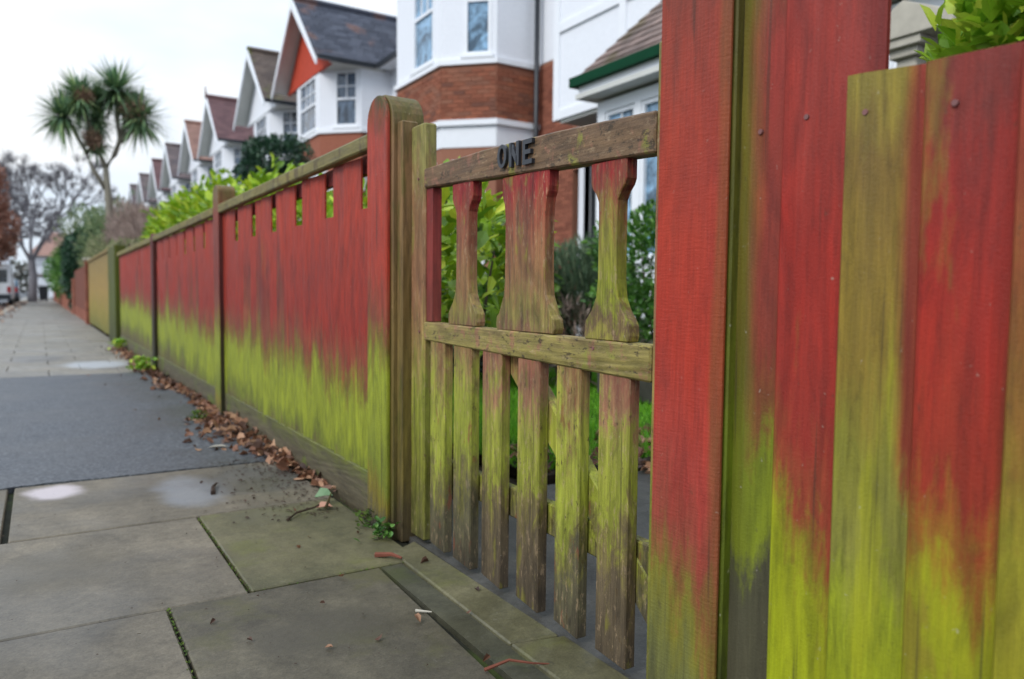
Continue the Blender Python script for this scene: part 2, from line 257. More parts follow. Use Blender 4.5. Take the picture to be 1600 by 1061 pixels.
def asphalt():
    q = N('asphalt', .5, .5); p = q.position(False)
    n = q.noise(p, 62., (1, 1, 1), 5, .82); m = q.noise(p, 1.6, (1, 1, 1), 4)
    c = q.ramp(n, [(.36, (.014, .017, .022)), (.52, (.060, .067, .077)), (.68, (.19, .20, .21))])
    c = q.mix(1., c, q.ramp(m, [(.3, .8), (.7, 1.25)]), 'MULTIPLY'); q.col(c); q.bump(n, .003, .8)
    q.rgh(q.ramp(m, [(.35, .42), (.65, .62)])); return q.m
M_asph = asphalt()
M_soil = simple('soil', (.030, .022, .014), .95, .15, .5, 20., bump=.01)
M_water = N('thin_water', .06, .5); M_water.col((.07, .072, .072)); M_water = M_water.m

def leafmat(name, a, b, c=None, rough=.45, trans=.25, isl=True):
    q = N(name, rough, .45); g = q.n('ShaderNodeNewGeometry').outputs['Random Per Island']
    if not isl: g = q.n('ShaderNodeObjectInfo').outputs['Random']
    st = [(0, a), (.6, b), (1, c or b)]; k = q.ramp(g, st)
    n = q.noise(q.position(False), 6., (1, 1, 1), 3); k = q.mix(1., k, q.ramp(n, [(.3, .7), (.7, 1.25)]), 'MULTIPLY'); q.col(k)
    tb = q.n('ShaderNodeBsdfTranslucent'); q.set(tb.inputs[0], k); mxs = q.n('ShaderNodeMixShader'); mxs.inputs[0].default_value = trans
    q.t.links.new(q.b.outputs[0], mxs.inputs[1]); q.t.links.new(tb.outputs[0], mxs.inputs[2]); q.t.links.new(mxs.outputs[0], q.out.inputs[0]); return q.m
L_laurel = leafmat('laurel_leaf', (.13, .25, .012), (.30, .48, .02), (.50, .58, .04))
L_laurelo = leafmat('laurel_leaf_single', (.10, .22, .012), (.30, .46, .02), (.56, .60, .05), isl=False)
L_bright = leafmat('fresh_leaf_single', (.20, .44, .03), (.44, .66, .05), (.80, .80, .14), trans=.45, isl=False)
L_bright2 = leafmat('fresh_leaf', (.14, .34, .02), (.34, .54, .04), (.62, .66, .09))
L_mid = leafmat('mid_leaf', (.03, .09, .012), (.10, .22, .025), (.26, .36, .04))
L_dark = leafmat('dark_leaf', (.014, .042, .026), (.026, .078, .04), (.05, .12, .05), trans=.1)
L_green = leafmat('shrub_leaf', (.03, .10, .015), (.08, .21, .03), (.17, .33, .06))
L_lav = leafmat('needle_leaf', (.05, .09, .05), (.10, .17, .09), (.20, .24, .14), rough=.7)
L_brtwig = leafmat('brown_twig', (.20, .14, .11), (.34, .25, .21), (.42, .33, .28), rough=.85, trans=0.)
L_rust = leafmat('rust_leaf', (.30, .14, .095), (.42, .21, .15), (.50, .28, .2), rough=.8, trans=.15)
L_conif = leafmat('conifer_leaf', (.07, .13, .06), (.17, .24, .09), (.30, .33, .18), rough=.7)
L_pale = leafmat('pale_straggly_leaf', (.12, .16, .07), (.26, .29, .13), (.40, .38, .22), rough=.8)
L_palm = leafmat('cordyline_leaf', (.11, .20, .13), (.19, .33, .15), (.38, .48, .19), rough=.5, trans=.12)
L_palmb = leafmat('cordyline_flower', (.20, .12, .08), (.32, .20, .13), (.38, .27, .18), rough=.85, trans=.1)
L_grass = leafmat('grass_blade', (.06, .22, .01), (.15, .42, .015), (.26, .55, .03), rough=.6)
L_dead = leafmat('dead_leaf', srgb(52, 36, 28), srgb(132, 90, 66), srgb(188, 148, 116), rough=.6, trans=.1)
L_deado = leafmat('dead_leaf_single', srgb(58, 38, 28), srgb(110, 72, 50), srgb(140, 104, 76), rough=.6, trans=.1, isl=False)
L_moss = leafmat('moss_tuft', (.04, .08, .01), (.08, .14, .012), (.13, .18, .02), rough=.8)
M_bark = simple('bark', (.10, .085, .062), .9, .2, .35, 12., (1, 1, .25), bump=.01)
M_barkg = simple('grey_bark', (.17, .16, .17), .9, .2, .3, 8., (1, 1, .25))
M_twig = simple('twig', (.045, .028, .02), .8, .2, .3, 30.)
M_tan = ramp_wood('tan_boards', [(.0, srgb(104, 104, 40)), (.35, srgb(142, 128, 50)), (.8, srgb(160, 130, 66)), (1.5, srgb(140, 118, 66))], amp=.4, patch=(srgb(124, 112, 44), .56, 6., .1, .6))
M_greenpost = ramp_wood('green_post', [(.0, srgb(56, 60, 10)), (.6, srgb(80, 88, 4)), (1.5, srgb(78, 82, 14))], amp=.2)
M_brownf = simple('brown_fence_wood', srgb(112, 66, 52), .8, .2, .25, 12., (1, 1, .1))

# ------------------------------------------------------------------ geometry helpers
def tag(o, label=None, cat=None, group=None, kind=None):
    if label: o['label'] = label
    if cat: o['category'] = cat
    if group: o['group'] = group
    if kind: o['kind'] = kind
    return o
def wloc(o):
    v = Vector((0, 0, 0))
    while o: v += o.location; o = o.parent
    return v
def empty(name, loc, label, cat, group=None):
    o = bpy.data.objects.new(name, None); o.location = loc; o.empty_display_size = .1; COL.objects.link(o)
    return tag(o, label, cat, group)
class MB:
    def __init__(s): s.v = []; s.f = []
    def add(s, vs, fs):
        k = len(s.v); s.v += [tuple(a) for a in vs]; s.f += [tuple(i+k for i in q) for q in fs]; return s
    def box(s, x0, x1, y0, y1, z0, z1):
        return s.add([(x0, y0, z0), (x1, y0, z0), (x1, y1, z0), (x0, y1, z0), (x0, y0, z1), (x1, y0, z1), (x1, y1, z1), (x0, y1, z1)],
                     [(0, 3, 2, 1), (4, 5, 6, 7), (0, 1, 5, 4), (1, 2, 6, 5), (2, 3, 7, 6), (3, 0, 4, 7)])
    def prism(s, a, b):
        n = len(a); return s.add(list(a)+list(b), [tuple(range(n))[::-1], tuple(range(n, 2*n))]+[(i, (i+1) % n, n+(i+1) % n, n+i) for i in range(n)])
    def xprism(s, poly, x0, x1): return s.prism([(x0, y, z) for y, z in poly], [(x1, y, z) for y, z in poly])
    def zprism(s, poly, z0, z1): return s.prism([(x, y, z0) for x, y in poly], [(x, y, z1) for x, y in poly])
    def tube(s, pts, rads, n=8, cap=True):
        pts = [Vector(p) for p in pts]; rings = []; k = len(s.v)
        for i, p in enumerate(pts):
            d = (pts[min(i+1, len(pts)-1)]-pts[max(i-1, 0)]).normalized()
            a = d.orthogonal().normalized() if abs(d.z) < .9 else Vector((1, 0, 0)).cross(d).normalized(); b = d.cross(a)
            for j in range(n):
                t = 2*math.pi*j/n; s.v.append(tuple(p+(a*math.cos(t)+b*math.sin(t))*rads[i]))
        for i in range(len(pts)-1):
            for j in range(n): s.f.append((k+i*n+j, k+i*n+(j+1) % n, k+(i+1)*n+(j+1) % n, k+(i+1)*n+j))
        if cap: s.f.append(tuple(k+j for j in range(n))[::-1]); s.f.append(tuple(k+(len(pts)-1)*n+j for j in range(n)))
        return s
    def leaf(s, c, d, nrm, L, w, fold=.15, droop=.15):
        d = Vector(d).normalized(); nrm = Vector(nrm); sd = d.cross(nrm)
        if sd.length < 1e-4: sd = d.orthogonal()
        sd.normalize(); up = sd.cross(d); c = Vector(c)
        pts = [c, c+d*L*.35+sd*w*.5+up*w*fold, c+d*L*.75+sd*w*.36+up*(w*fold-L*droop*.5), c+d*L-up*L*droop, c+d*L*.75-sd*w*.36+up*(w*fold-L*droop*.5), c+d*L*.35-sd*w*.5+up*w*fold, c+d*L*.5-up*L*droop*.25]
        return s.add(pts, [(0, 1, 6), (1, 2, 6), (2, 3, 6), (3, 4, 6), (4, 5, 6), (5, 0, 6)])
    def quadleaf(s, c, d, nrm, L, w):
        d = Vector(d).normalized(); sd = d.cross(Vector(nrm))
        if sd.length < 1e-4: sd = d.orthogonal()
        sd.normalize(); c = Vector(c)
        return s.add([c, c+d*L*.5+sd*w*.5, c+d*L, c+d*L*.5-sd*w*.5], [(0, 1, 2, 3)])
    def build(s, name, mat, parent=None, bevel=0., smooth=False, origin=None, recalc=False):
        L = wloc(parent) if parent else Vector((0, 0, 0)); o0 = Vector(origin) if origin is not None else L
        me = bpy.data.meshes.new(name); me.from_pydata([(a-o0.x, b-o0.y, c-o0.z) for a, b, c in s.v], [], s.f)
        if bevel or recalc:
            bm = bmesh.new(); bm.from_mesh(me); bmesh.ops.recalc_face_normals(bm, faces=bm.faces)
            if bevel: bmesh.ops.bevel(bm, geom=[e_ for e_ in bm.edges if e_.calc_face_angle(0) > .5], offset=bevel, segments=1, affect='EDGES', clamp_overlap=True)
            bm.to_mesh(me); bm.free()
        if smooth: me.polygons.foreach_set('use_smooth', [True]*len(me.polygons))
        me.materials.append(mat); o = bpy.data.objects.new(name, me); COL.objects.link(o)
        if parent: o.parent = parent
        o.location = o0-L; return o
def part(name, mat, parent, boxes, **k):
    m = MB()
    for b in boxes: m.box(*b)
    return m.build(name, mat, parent, **k)
def clone(o, loc, parent):
    c = o.copy(); COL.objects.link(c); c.parent = parent; c.location = Vector(loc)-wloc(parent); return c
def rv(a=1.): return Vector((R.gauss(0, a), R.gauss(0, a), R.gauss(0, a)))

# ------------------------------------------------------------------ ground
def struct(name, m, mat, **k): return tag(m.build(name, mat, **k), kind='structure')
struct('ground', MB().add([(-400, -200, -.06), (400, -200, -.06), (400, 900, -.06), (-400, 900, -.06)], [(0, 1, 2, 3)]), M_soil)
struct('road', MB().add([(-11, -60, -.055), (-2.15, -60, -.055), (-2.15, 400, -.055), (-11, 400, -.055)], [(0, 1, 2, 3)]), M_asph)
kerb = MB()
for i in range(110): kerb.box(-2.15, -2.01, -8+i*.915, -8+i*.915+.905, -.12, .005)
struct('kerb', kerb, M_stone)
pave = bpy.data.objects.new('pavement', None); COL.objects.link(pave); tag(pave, kind='structure')
struct('pavement_bed', MB().box(-2.01, .045, -6, 100, -.055, -.022), M_joint)
def slab(x0, x1, y0, y1, mat, gap=.0035, top=0., skew=(0, 0, 0, 0)):
    g = gap; t = top+R.uniform(-.002, .002); m = MB()
    m.zprism([(x0+g+skew[0], y0+g), (x1-g+skew[1], y0+g), (x1-g+skew[2], y1-g), (x0+g+skew[3], y1-g)], -.04, t)
    return m.build('paving_slab', mat, pave, bevel=.004, origin=((x0+x1)/2, (y0+y1)/2, 0))
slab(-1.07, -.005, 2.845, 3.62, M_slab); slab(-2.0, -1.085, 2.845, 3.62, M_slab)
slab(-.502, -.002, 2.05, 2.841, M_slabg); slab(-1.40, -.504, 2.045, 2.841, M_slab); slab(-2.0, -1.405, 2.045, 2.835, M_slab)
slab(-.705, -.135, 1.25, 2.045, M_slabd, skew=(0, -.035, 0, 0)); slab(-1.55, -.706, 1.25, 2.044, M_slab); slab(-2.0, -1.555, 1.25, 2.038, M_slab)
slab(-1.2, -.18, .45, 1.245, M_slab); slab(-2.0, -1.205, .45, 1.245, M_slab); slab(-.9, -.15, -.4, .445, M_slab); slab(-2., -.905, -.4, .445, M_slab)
struct('threshold_strip', MB().zprism([(-.165, -.4), (-.072, -.4), (-.062, 2.13), (-.128, 2.06)], -.04, -.006), M_dstrip)
o = MB().zprism([(-.068, 1.435), (.054, 1.41), (.046, 2.20), (-.056, 2.14)], -.04, .003).build('paving_slab', M_slabg, pave, bevel=.004)
o = MB().zprism([(-.072, .5), (.060, .5), (.060, 1.395), (-.070, 1.425)], -.04, .006).build('paving_slab', M_slabg, pave, bevel=.004)
struct('garden_path', MB().box(.056, 6.2, 1.1, 2.60, -.05, -.004), M_conc)
A_ = [(.03-2.04*i/80, 3.622+.016*mnoise.noise((i*.45, 1.7, 0))+.01*mnoise.noise((i*1.9, 5, 0))) for i in range(81)]; B_ = [(-2.01+2.04*i/80, 8.2+.03*mnoise.noise((i*.3, 9.7, 0))) for i in range(81)]
struct('asphalt_strip', MB().zprism(B_+A_, -.05, .0035), M_asph)
y = 8.2; ri = 0
while y < 24:
    d = .62; xs = [-2.0, -1.25, -.62, .03] if ri % 2 else [-2.0, -1.55, -.9, -.3, .03]
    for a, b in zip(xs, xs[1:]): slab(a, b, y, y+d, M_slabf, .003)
    y += d; ri += 1
m = MB(); 
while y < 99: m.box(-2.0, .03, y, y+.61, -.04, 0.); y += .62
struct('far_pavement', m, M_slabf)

def puddle(name, cx, cy, rx, ry, seed):
    m = MB(); n = 40; pts = []
    for i in range(n):
        t = 2*math.pi*i/n; k = 1+.28*mnoise.noise((math.cos(t)*1.6+seed, math.sin(t)*1.6, seed*.7))
        pts.append((cx+rx*k*math.cos(t), cy+ry*k*math.sin(t), .0035))
    m.add(pts, [tuple(range(n))]); return struct(name, m, M_water)

# ------------------------------------------------------------------ posts, fences
def arch_poly(y0, y1, ztop, zb, n=12, rise=None):
    r = (y1-y0)/2; rise = rise or r; c = (y0+y1)/2; zs = ztop-rise
    return [(y0, zb), (y1, zb)]+[(c+r*math.cos(math.pi*i/n), zs+rise*math.sin(math.pi*i/n)) for i in range(n+1)]
gp = empty('gate_post', (.06, 2.39, 0), 'round-topped gate post, red front and mossy brown side, left of the gate', 'gate post')
o = MB().xprism(arch_poly(2.315, 2.485, 1.452, -.12), -.004, .012).build('front_face', M_post, gp, bevel=.004)
o = MB().xprism(arch_poly(2.302, 2.490, 1.455, -.12), .0125, .125).build('post_body', M_side, gp, bevel=.004)
part('stop_batten', M_side, gp, [(.028, .085, 2.262, 2.3015, -.02, 1.352)], bevel=.004)

fence = empty('red_fence', (.05, 7.4, 0), 'long red boarded fence with green algae along its foot, left of the gate', 'fence')
posts = [(5.03, 5.20), (8.27, 8.45), (12.30, 12.47)]
for i, (a, b) in enumerate(posts[:2]):
    o = MB().xprism(arch_poly(a, b, 1.475 if i == 0 else 1.372, -.1, rise=.045), -.002, .105).build('post', M_post1 if i == 0 else M_darkpost, fence, bevel=.004)
    part('post_side', M_darkpost, fence, [(.001, .104, a-.0035, a-.0005, 0.0, 1.30)])
def board_mesh(w, z0, z1, xt=-.013, notch=None):
    # cross-section: far (+Y) edge proud and thick, near edge thin
    m = MB(); poly = [(xt, w), (xt+.013, w), (.008, 0), (.001, 0)]
    m.prism([(x, y, z0) for x, y in poly], [(x, y, z1) for x, y in poly]); return m
XB = .040
full = board_mesh(.145, .15, 1.292).build('board', M_board, fence, origin=(0, 0, 0), recalc=True)
fullb = board_mesh(.145, .15, 1.292).build('board', M_boardb, fence, origin=(0, 0, 0), recalc=True)
short = board_mesh(.175, .15, 1.105).build('board', M_board, fence, origin=(0, 0, 0), recalc=True)
used = set()
def place(proto, y, x=XB, dz=0):
    if proto.name in used: o = clone(proto, (x, y, dz), fence)
    else: o = proto; used.add(proto.name); o.location = Vector((x, y, dz))-wloc(fence)
    return o
bays = [(2.49, 5.03, 2.535), (5.20, 8.27, 5.30), (8.45, 12.30, 8.52)]
for (a, b, s0) in bays:
    y = s0; k = 0
    y = a+.0
    while y < b-.05:
        if k % 3 == 0: pr = short
        else: pr = fullb if R.random() < .25 else full
        yy = min(y, b-.175) if pr is short else min(y, b-.145)
        place(pr, yy, XB+(.005 if pr is short else 0)+R.uniform(-.002, .002), R.uniform(-.006, .002)); y += .165 if pr is short else .1275; k += 1
for (a, b, s0) in bays:
    r_ = MB().prism([(-.004, a, 1.292), (.03, a, 1.288), (.03, a, 1.352), (-.004, a, 1.342)], [(-.004, b, 1.292), (.03, b, 1.288), (.03, b, 1.352), (-.004, b, 1.342)]).build('cap_rail', M_cap, fence, bevel=.005)
    part('back_rail', M_dark_in, fence, [(.060, .085, a, b, 1.235, 1.30)])
    part('back_rail', M_dark_in, fence, [(.056, .10, a, b, .36, .43)])
    part('gravel_board', M_gravel, fence, [(.026, .052, a, b, -.03, .158)], bevel=.004)
# bottom of first bay: a plain post board next to gate post
tan = empty('tan_fence', (.05, 16, 0), 'tan close-boarded fence behind the mossy green post, beyond the red fence', 'fence')
part('green_post', M_greenpost, tan, [(-.02, .13, 12.50, 13.75, -.1, 1.47)], bevel=.01).location.z += 0
tb = board_mesh(.17, .05, 1.45).build('board', M_tan, tan, origin=(0, 0, 0), recalc=True)
for i in range(42):
    p_ = (XB, 13.77+i*.155, R.uniform(-.01, .01))
    if i == 0: tb.location = Vector(p_)-wloc(tan)
    else: clone(tb, p_, tan)
part('cap_rail', M_tan, tan, [(.0, .08, 13.75, 20.3, 1.445, 1.49)])
bf = empty('brown_fence', (.05, 24, 0), 'low red-brown garden fence with brick pier, further along the pavement', 'fence')
part('panel', M_brownf, bf, [(.03, .07, 20.75+i*.152, 20.90+i*.152, .30, 1.42) for i in range(50)])
part('brick_base', M_bricks, bf, [(.02, .16, 20.75+c*.23+(r_ % 2)*.11, 20.965+c*.23+(r_ % 2)*.11, .0+r_*.075, .065+r_*.075) for r_ in range(4) for c in range(34)])
bw = empty('brick_pier', (.1, 20.5, 0), 'brick pier with pale cap at the end of the tan fence', 'pier')
part('shaft', M_bricks, bw, [(-.04, .24, 20.33, 20.62, i*.075, .066+i*.075) for i in range(20)])
part('cap', M_stone, bw, [(-.07, .27, 20.30, 20.65, 1.50, 1.56)], bevel=.01)
gw = empty('garden_wall', (.1, 40, 0), 'distant pinkish brick garden wall under the hedges at the end of the pavement', 'wall')
part('wall_course', M_bricks, gw, [(.0, .22, 29+c*.5, 29.49+c*.5, r_*.15, r_*.15+.14) for r_ in range(8) for c in range(80)])

# ------------------------------------------------------------------ gate
GX = .06
gate = empty('garden_gate', (GX, 1.65, 0), 'weathered wooden picket gate with baluster top and the word ONE on its rail', 'gate')
part('stile', M_stile, gate, [(GX-.002, GX+.042, 2.16, 2.258, .01, 1.330)], bevel=.005)
part('stile', M_stile, gate, [(GX-.002, GX+.042, 1.052, 1.118, .01, 1.290)], bevel=.005)
o = MB().xprism([(2.1595, 1.128), (1.1185, 1.078), (1.1185, 1.160), (1.45, 1.178), (1.8, 1.188), (2.1595, 1.186)][::-1], GX-.004, GX+.040).build('top_rail', M_rail, gate, bevel=.004)
o.name = 'top_rail'; top_rail = o
o = MB().xprism([(2.1595, .655), (1.1185, .628), (1.1185, .702), (2.1595, .712)][::-1], GX-.004, GX+.040).build('middle_rail', M_rail, gate, bevel=.004)
part('bottom_rail', M_gate, gate, [(GX+.034, GX+.062, 1.119, 2.139, .205, .285)], bevel=.004)
PK = [(2.118, 2.021), (1.962, 1.857), (1.792, 1.692), (1.612, 1.514), (1.443, 1.350), (1.284, 1.183)]
for i, (b, a) in enumerate(PK):
    zt = .656-.027*(2.14-(a+b)/2)/1.02
    m = MB().xprism([(a, .012), (b, .018+R.uniform(0, .006)), (b, zt+.002), (a, zt)], GX, GX+.030)
    m.build('picket', [M_gate, M_gate, M_gater, M_gater, M_gate, M_gater][i], gate, bevel=.003)
# brace
o = MB().prism([(GX+.0305, 1.755, .640), (GX+.0305, 1.63, .640), (GX+.0305, 1.120, .19), (GX+.0305, 1.120, .09)], [(GX+.060, 1.755, .640), (GX+.060, 1.63, .640), (GX+.060, 1.120, .19), (GX+.060, 1.120, .09)]).build('diagonal_brace', M_gate, gate, bevel=.003)
def zmid(y): return .702+.010*(y-1.1185)/1.02
def zrt(y): return 1.078+.050*(y-1.1185)/1.02
def baluster(yc, wt, ws, wb, mat):
    zb, zt = zmid(yc)+.0005, zrt(yc)-.0005; pr = []
    H = zt-zb
    half = [(0, wb*.96), (.012, wb), (.035, wb*.98), (.046, wb*.88), (.066, ws+(wb-ws)*.42), (.092, ws+(wb-ws)*.12), (.13, ws*1.01), (.20, ws), (H-.11, ws), (H-.085, ws*1.03), (H-.068, ws+(wt-ws)*.35), (H-.055, ws+(wt-ws)*.8), (H-.042, wt), (H, wt)]
    poly = [(yc+w/2, zb+h) for h, w in half]+[(yc-w/2, zb+h) for h, w in half[::-1]]
    return MB().xprism(poly, GX+.002, GX+.032).build('baluster', mat, gate, bevel=.002)
def Yof(px):  # none: explicit positions below
    return 0
baluster(1.917, .122, .073, .170, M_balu)
baluster(1.592, .212, .180, .268, M_balu)
baluster(1.266, .118, .062, .152, M_balug)
o = part('half_baluster', M_inred, gate, [(GX+.006, GX+.036, 2.115, 2.159, .714, 1.125)])
# letters ONE
def zl(y): return zrt(y)+.016
def letter(polys, holes=None): pass
LX = GX-.0135
lh = .060
def strokes(name, segs, y0, w):
    """segs in unit box (u to the right as read from the pavement = -Y)"""
    m = MB()
    zb = zl(y0)
    for q in segs: m.xprism([(y0-u*w, zb+v*lh) for u, v in q], LX, GX-.0042)
    o = m.build('letter', M_letter, top_rail, recalc=True); return o
n = 20; ring = MB(); y0, w = 1.700, .044; zb = zl(y0)
outer = [(y0-w/2-w/2*math.cos(2*math.pi*i/n), zb+lh/2+lh/2*math.sin(2*math.pi*i/n)) for i in range(n)]
inner = [(y0-w/2-(w/2-.011)*math.cos(2*math.pi*i/n), zb+lh/2+(lh/2-.009)*math.sin(2*math.pi*i/n)) for i in range(n)]
for i in range(n):
    j = (i+1) % n; ring.xprism([outer[i], outer[j], inner[j], inner[i]], LX, GX-.0042)
ring.build('letter', M_letter, top_rail, recalc=True)
strokes('N', [[(0, 0), (.27, 0), (.27, 1), (0, 1)], [(.73, 0), (1, 0), (1, 1), (.73, 1)], [(.2, 1), (.2, .62), (.8, 0), (.8, .38)]], 1.643, .046)
strokes('E', [[(0, 0), (.28, 0), (.28, 1), (0, 1)], [(.28, 0), (1, 0), (1, .19), (.28, .19)], [(.28, .81), (1, .81), (1, 1), (.28, 1)], [(.28, .41), (.85, .41), (.85, .59), (.28, .59)]], 1.580, .042)
for yy, zz in ((2.20, 1.16), (1.3, .685), (2.19, .68)):
    MB().tube([(GX-.0055, yy, zz), (GX-.001, yy, zz)], [.004, .004], 8).build('nail', M_nail, gate)

# ------------------------------------------------------------------ right-hand post and boards
rp = empty('tall_gate_post', (.04, .96, 0), 'tall bright red painted post right of the gate, green at its foot', 'gate post')
MB().xprism([(.883, -.1), (1.047, -.1), (1.047, 1.62), (.883, 1.62)], -.002, .012).build('front_face', M_post2, rp, bevel=.005)
MB().xprism([(.880, -.1), (1.050, -.1), (1.050, 1.62), (.880, 1.62)], .0125, .125).build('post_body', M_post2s, rp, bevel=.003)
rf = empty('near_fence', (.06, .4, 0), 'close-boarded red fence beside the gate, stepping down from tall to low boards, green streaked', 'fence')
def nboard(mat, yfar, ynear, z1, dz=0, label=None, xo=0.):
    w = yfar-ynear; m = MB(); nz_ = 14; pf = []; 
    secs = []
    for i in range(nz_+1):
        z = -.05+(z1+.05)*i/nz_; wob = .0018*mnoise.noise((yfar*9, 3.1, z*2.2))
        far = yfar+wob; 
        secs.append([(.030+xo+wob, far-.004, z), (.034+xo, far, z), (.054+xo, far, z), (.070+xo, ynear, z), (.062+xo, ynear, z), (.058+xo, ynear+w*.16, z), (.046+xo+wob, ynear+w*.45, z), (.032+xo+wob, ynear+w*.8, z)])
    if dz:
        secs[-1] = [(a, b, c+dz*(yfar-b)/w) for a, b, c in secs[-1]]
    k = 8
    for i, sct in enumerate(secs): m.v += sct
    for i in range(nz_):
        for j in range(k): m.f.append((i*k+j, i*k+(j+1) % k, (i+1)*k+(j+1) % k, (i+1)*k+j))
    m.f.append(tuple(range(k))[::-1]); m.f.append(tuple(nz_*k+j for j in range(k)))
    return m.build('board', mat, rf, bevel=0, recalc=True)
ba = nboard(NB['a'], .885, .765, 1.56); bb = nboard(NB['b'], .800, .650, 1.55); bc = nboard(NB['c'], .690, .560, 1.118, -.003, xo=-.002)
bd = nboard(NB['d'], .574, .440, 1.110, .004, xo=-.001); be = nboard(NB['e'], .460, .330, 1.105, -.004)
tag(bc, 'olive green board whose red paint has almost gone')
nboard(NB['d'], .355, .215, 1.10); nboard(NB['b'], .24, .10, 1.10); nboard(NB['c'], .125, -.02, 1.10); nboard(NB['d'], .0, -.14, 1.10)
part('back_rail', M_dark_in, rf, [(.0675, .11, -.5, .879, .98, 1.06)]); part('back_rail', M_dark_in, rf, [(.0675, .11, -.5, .879, .30, .38)])
for bo, yy, zz, xx in ((bb, .758, 1.075, .0345), (ba, .845, 1.068, .035), (bc, .658, 1.062, .0305), (bd, .535, 1.050, .0325)):
    m = MB().tube([(xx-.0015, yy, zz), (xx+.004, yy, zz)], [.0042, .0042], 10); m.build('nail', M_nail, bo)

# ------------------------------------------------------------------ windows, walls
def frame_mesh(p0, ux, w, z0, z1, nrm, bars=(1, 1), depth=.07, fr=.06, mid=.5):
    """window in the plane through p0 along unit ux (xy), outward normal nrm. returns MB frame, MB glass"""
    ux = Vector((*ux, 0)).normalized(); nn = Vector((*nrm, 0)).normalized(); P0 = Vector((*p0, 0))
    def bx(m, a0, a1, c0, c1, d0, d1):
        vs = []
        for c in (c0, c1):
            for a, d in ((a0, d0), (a1, d0), (a1, d1), (a0, d1)): vs.append(P0+ux*a+nn*d+Vector((0, 0, c)))
        m.add(vs, [(0, 3, 2, 1), (4, 5, 6, 7), (0, 1, 5, 4), (1, 2, 6, 5), (2, 3, 7, 6), (3, 0, 4, 7)])
    F = MB(); G = MB()
    bx(F, 0, fr, z0, z1, -depth, .012); bx(F, w-fr, w, z0, z1, -depth, .012); bx(F, fr, w-fr, z1-fr, z1, -depth, .01); bx(F, fr, w-fr, z0, z0+fr, -depth, .01)
    zm = z0+(z1-z0)*mid; bx(F, fr, w-fr, zm-.03, zm+.03, -depth, .0)
    for i in range(1, bars[0]+1):
        a = fr+(w-2*fr)*i/(bars[0]+1); bx(F, a-.014, a+.014, zm+.03, z1-fr, -.05, -.01)
    for i in range(1, bars[1]+1):
        c = zm+(z1-zm-fr)*i/(bars[1]+1); bx(F, fr, w-fr, c-.014, c+.014, -.049, -.012)
    SL = MB(); bx(SL, -.05, w+.05, z0-.06, z0-.002, -.02, .06)
    bx(G, fr*.8, w-fr*.8, z0+fr*.8, z1-fr*.8, -.045, -.036)
    return F, G, SL
def window(house, p0, ux, w, z0, z1, nrm, bars=(1, 1), gm=None, fr=.06, mid=.5):
    F, G, SL = frame_mesh(p0, ux, w, z0, z1, nrm, bars, fr=fr, mid=mid)
    o = F.build('window', M_whitep, house); G.build('pane', gm or M_glass, o); SL.build('sill', M_whitep, o); return o
def wallquad(m, a, b, z0, z1, th=.12, holes=()):
    """vertical wall from a to b (xy), outward side on the right of a->b; holes = (s0,s1,z0,z1)"""
    a = Vector((*a, 0)); b = Vector((*b, 0)); d = (b-a); Ln = d.length; d.normalize(); nn = Vector((d.y, -d.x, 0))
    xs = sorted({0, Ln, *[h[0] for h in holes], *[h[1] for h in holes]}); zs = sorted({z0, z1, *[h[2] for h in holes], *[h[3] for h in holes]})
    for i in range(len(xs)-1):
        for j in range(len(zs)-1):
            cx, cz = (xs[i]+xs[i+1])/2, (zs[j]+zs[j+1])/2
            if any(h[0] < cx < h[1] and h[2] < cz < h[3] for h in holes): continue
            vs = [a+d*xs[i]-nn*q for q in (0, th)]+[a+d*xs[i+1]-nn*q for q in (th, 0)]
            A = [Vector((v.x, v.y, zs[j])) for v in vs]; B = [Vector((v.x, v.y, zs[j+1])) for v in vs]; m.prism(A, B)
    return m
SQ = math.sqrt(.5)
def roof_plane(name, mat, parent, a, b, c, d, rows, cols, th=.05):
    """quad a-b (eave) to d-c (ridge), built as overlapping tiles; stuff"""
    a, b, c, d = map(Vector, (a, b, c, d)); nn = (b-a).cross(d-a).normalized()
    if nn.z < 0: nn = -nn
    m = MB()
    for i in range(rows):
        t0, t1 = i/rows, min((i+1.25)/rows, 1)
        l0, r0_ = a.lerp(d, t0), b.lerp(c, t0); l1, r1 = a.lerp(d, t1), b.lerp(c, t1)
        n_ = max(1, int(cols*(r0_-l0).length/max((b-a).length, (c-d).length)+.5))
        for j in range(n_):
            off = (i % 2)*.5/n_; s0, s1 = max(0, j/n_-off), min(1, (j+.96)/n_-off+(off if j == n_-1 else 0))
            p = [l0.lerp(r0_, s0), l0.lerp(r0_, s1), l1.lerp(r1, s1), l1.lerp(r1, s0)]
            hh = R.uniform(0, .006)
            up0 = nn*(th*.55+hh); up1 = nn*.012
            m.add([p[0], p[1], p[2], p[3], p[0]+up0, p[1]+up0, p[2]+up1, p[3]+up1], [(4, 5, 6, 7), (0, 1, 5, 4), (1, 2, 6, 5), (3, 0, 4, 7)])
    base = MB().add([a-nn*.03, b-nn*.03, c-nn*.03, d-nn*.03, a-nn*.001, b-nn*.001, c-nn*.001, d-nn*.001], [(0, 1, 2, 3), (4, 5, 6, 7), (0, 1, 5, 4), (1, 2, 6, 5), (2, 3, 7, 6), (3, 0, 4, 7)])
    ro = base.build(name, mat, parent, recalc=True); t_ = m.build('roof_tiles', mat, ro); tag(t_, kind='stuff'); return ro

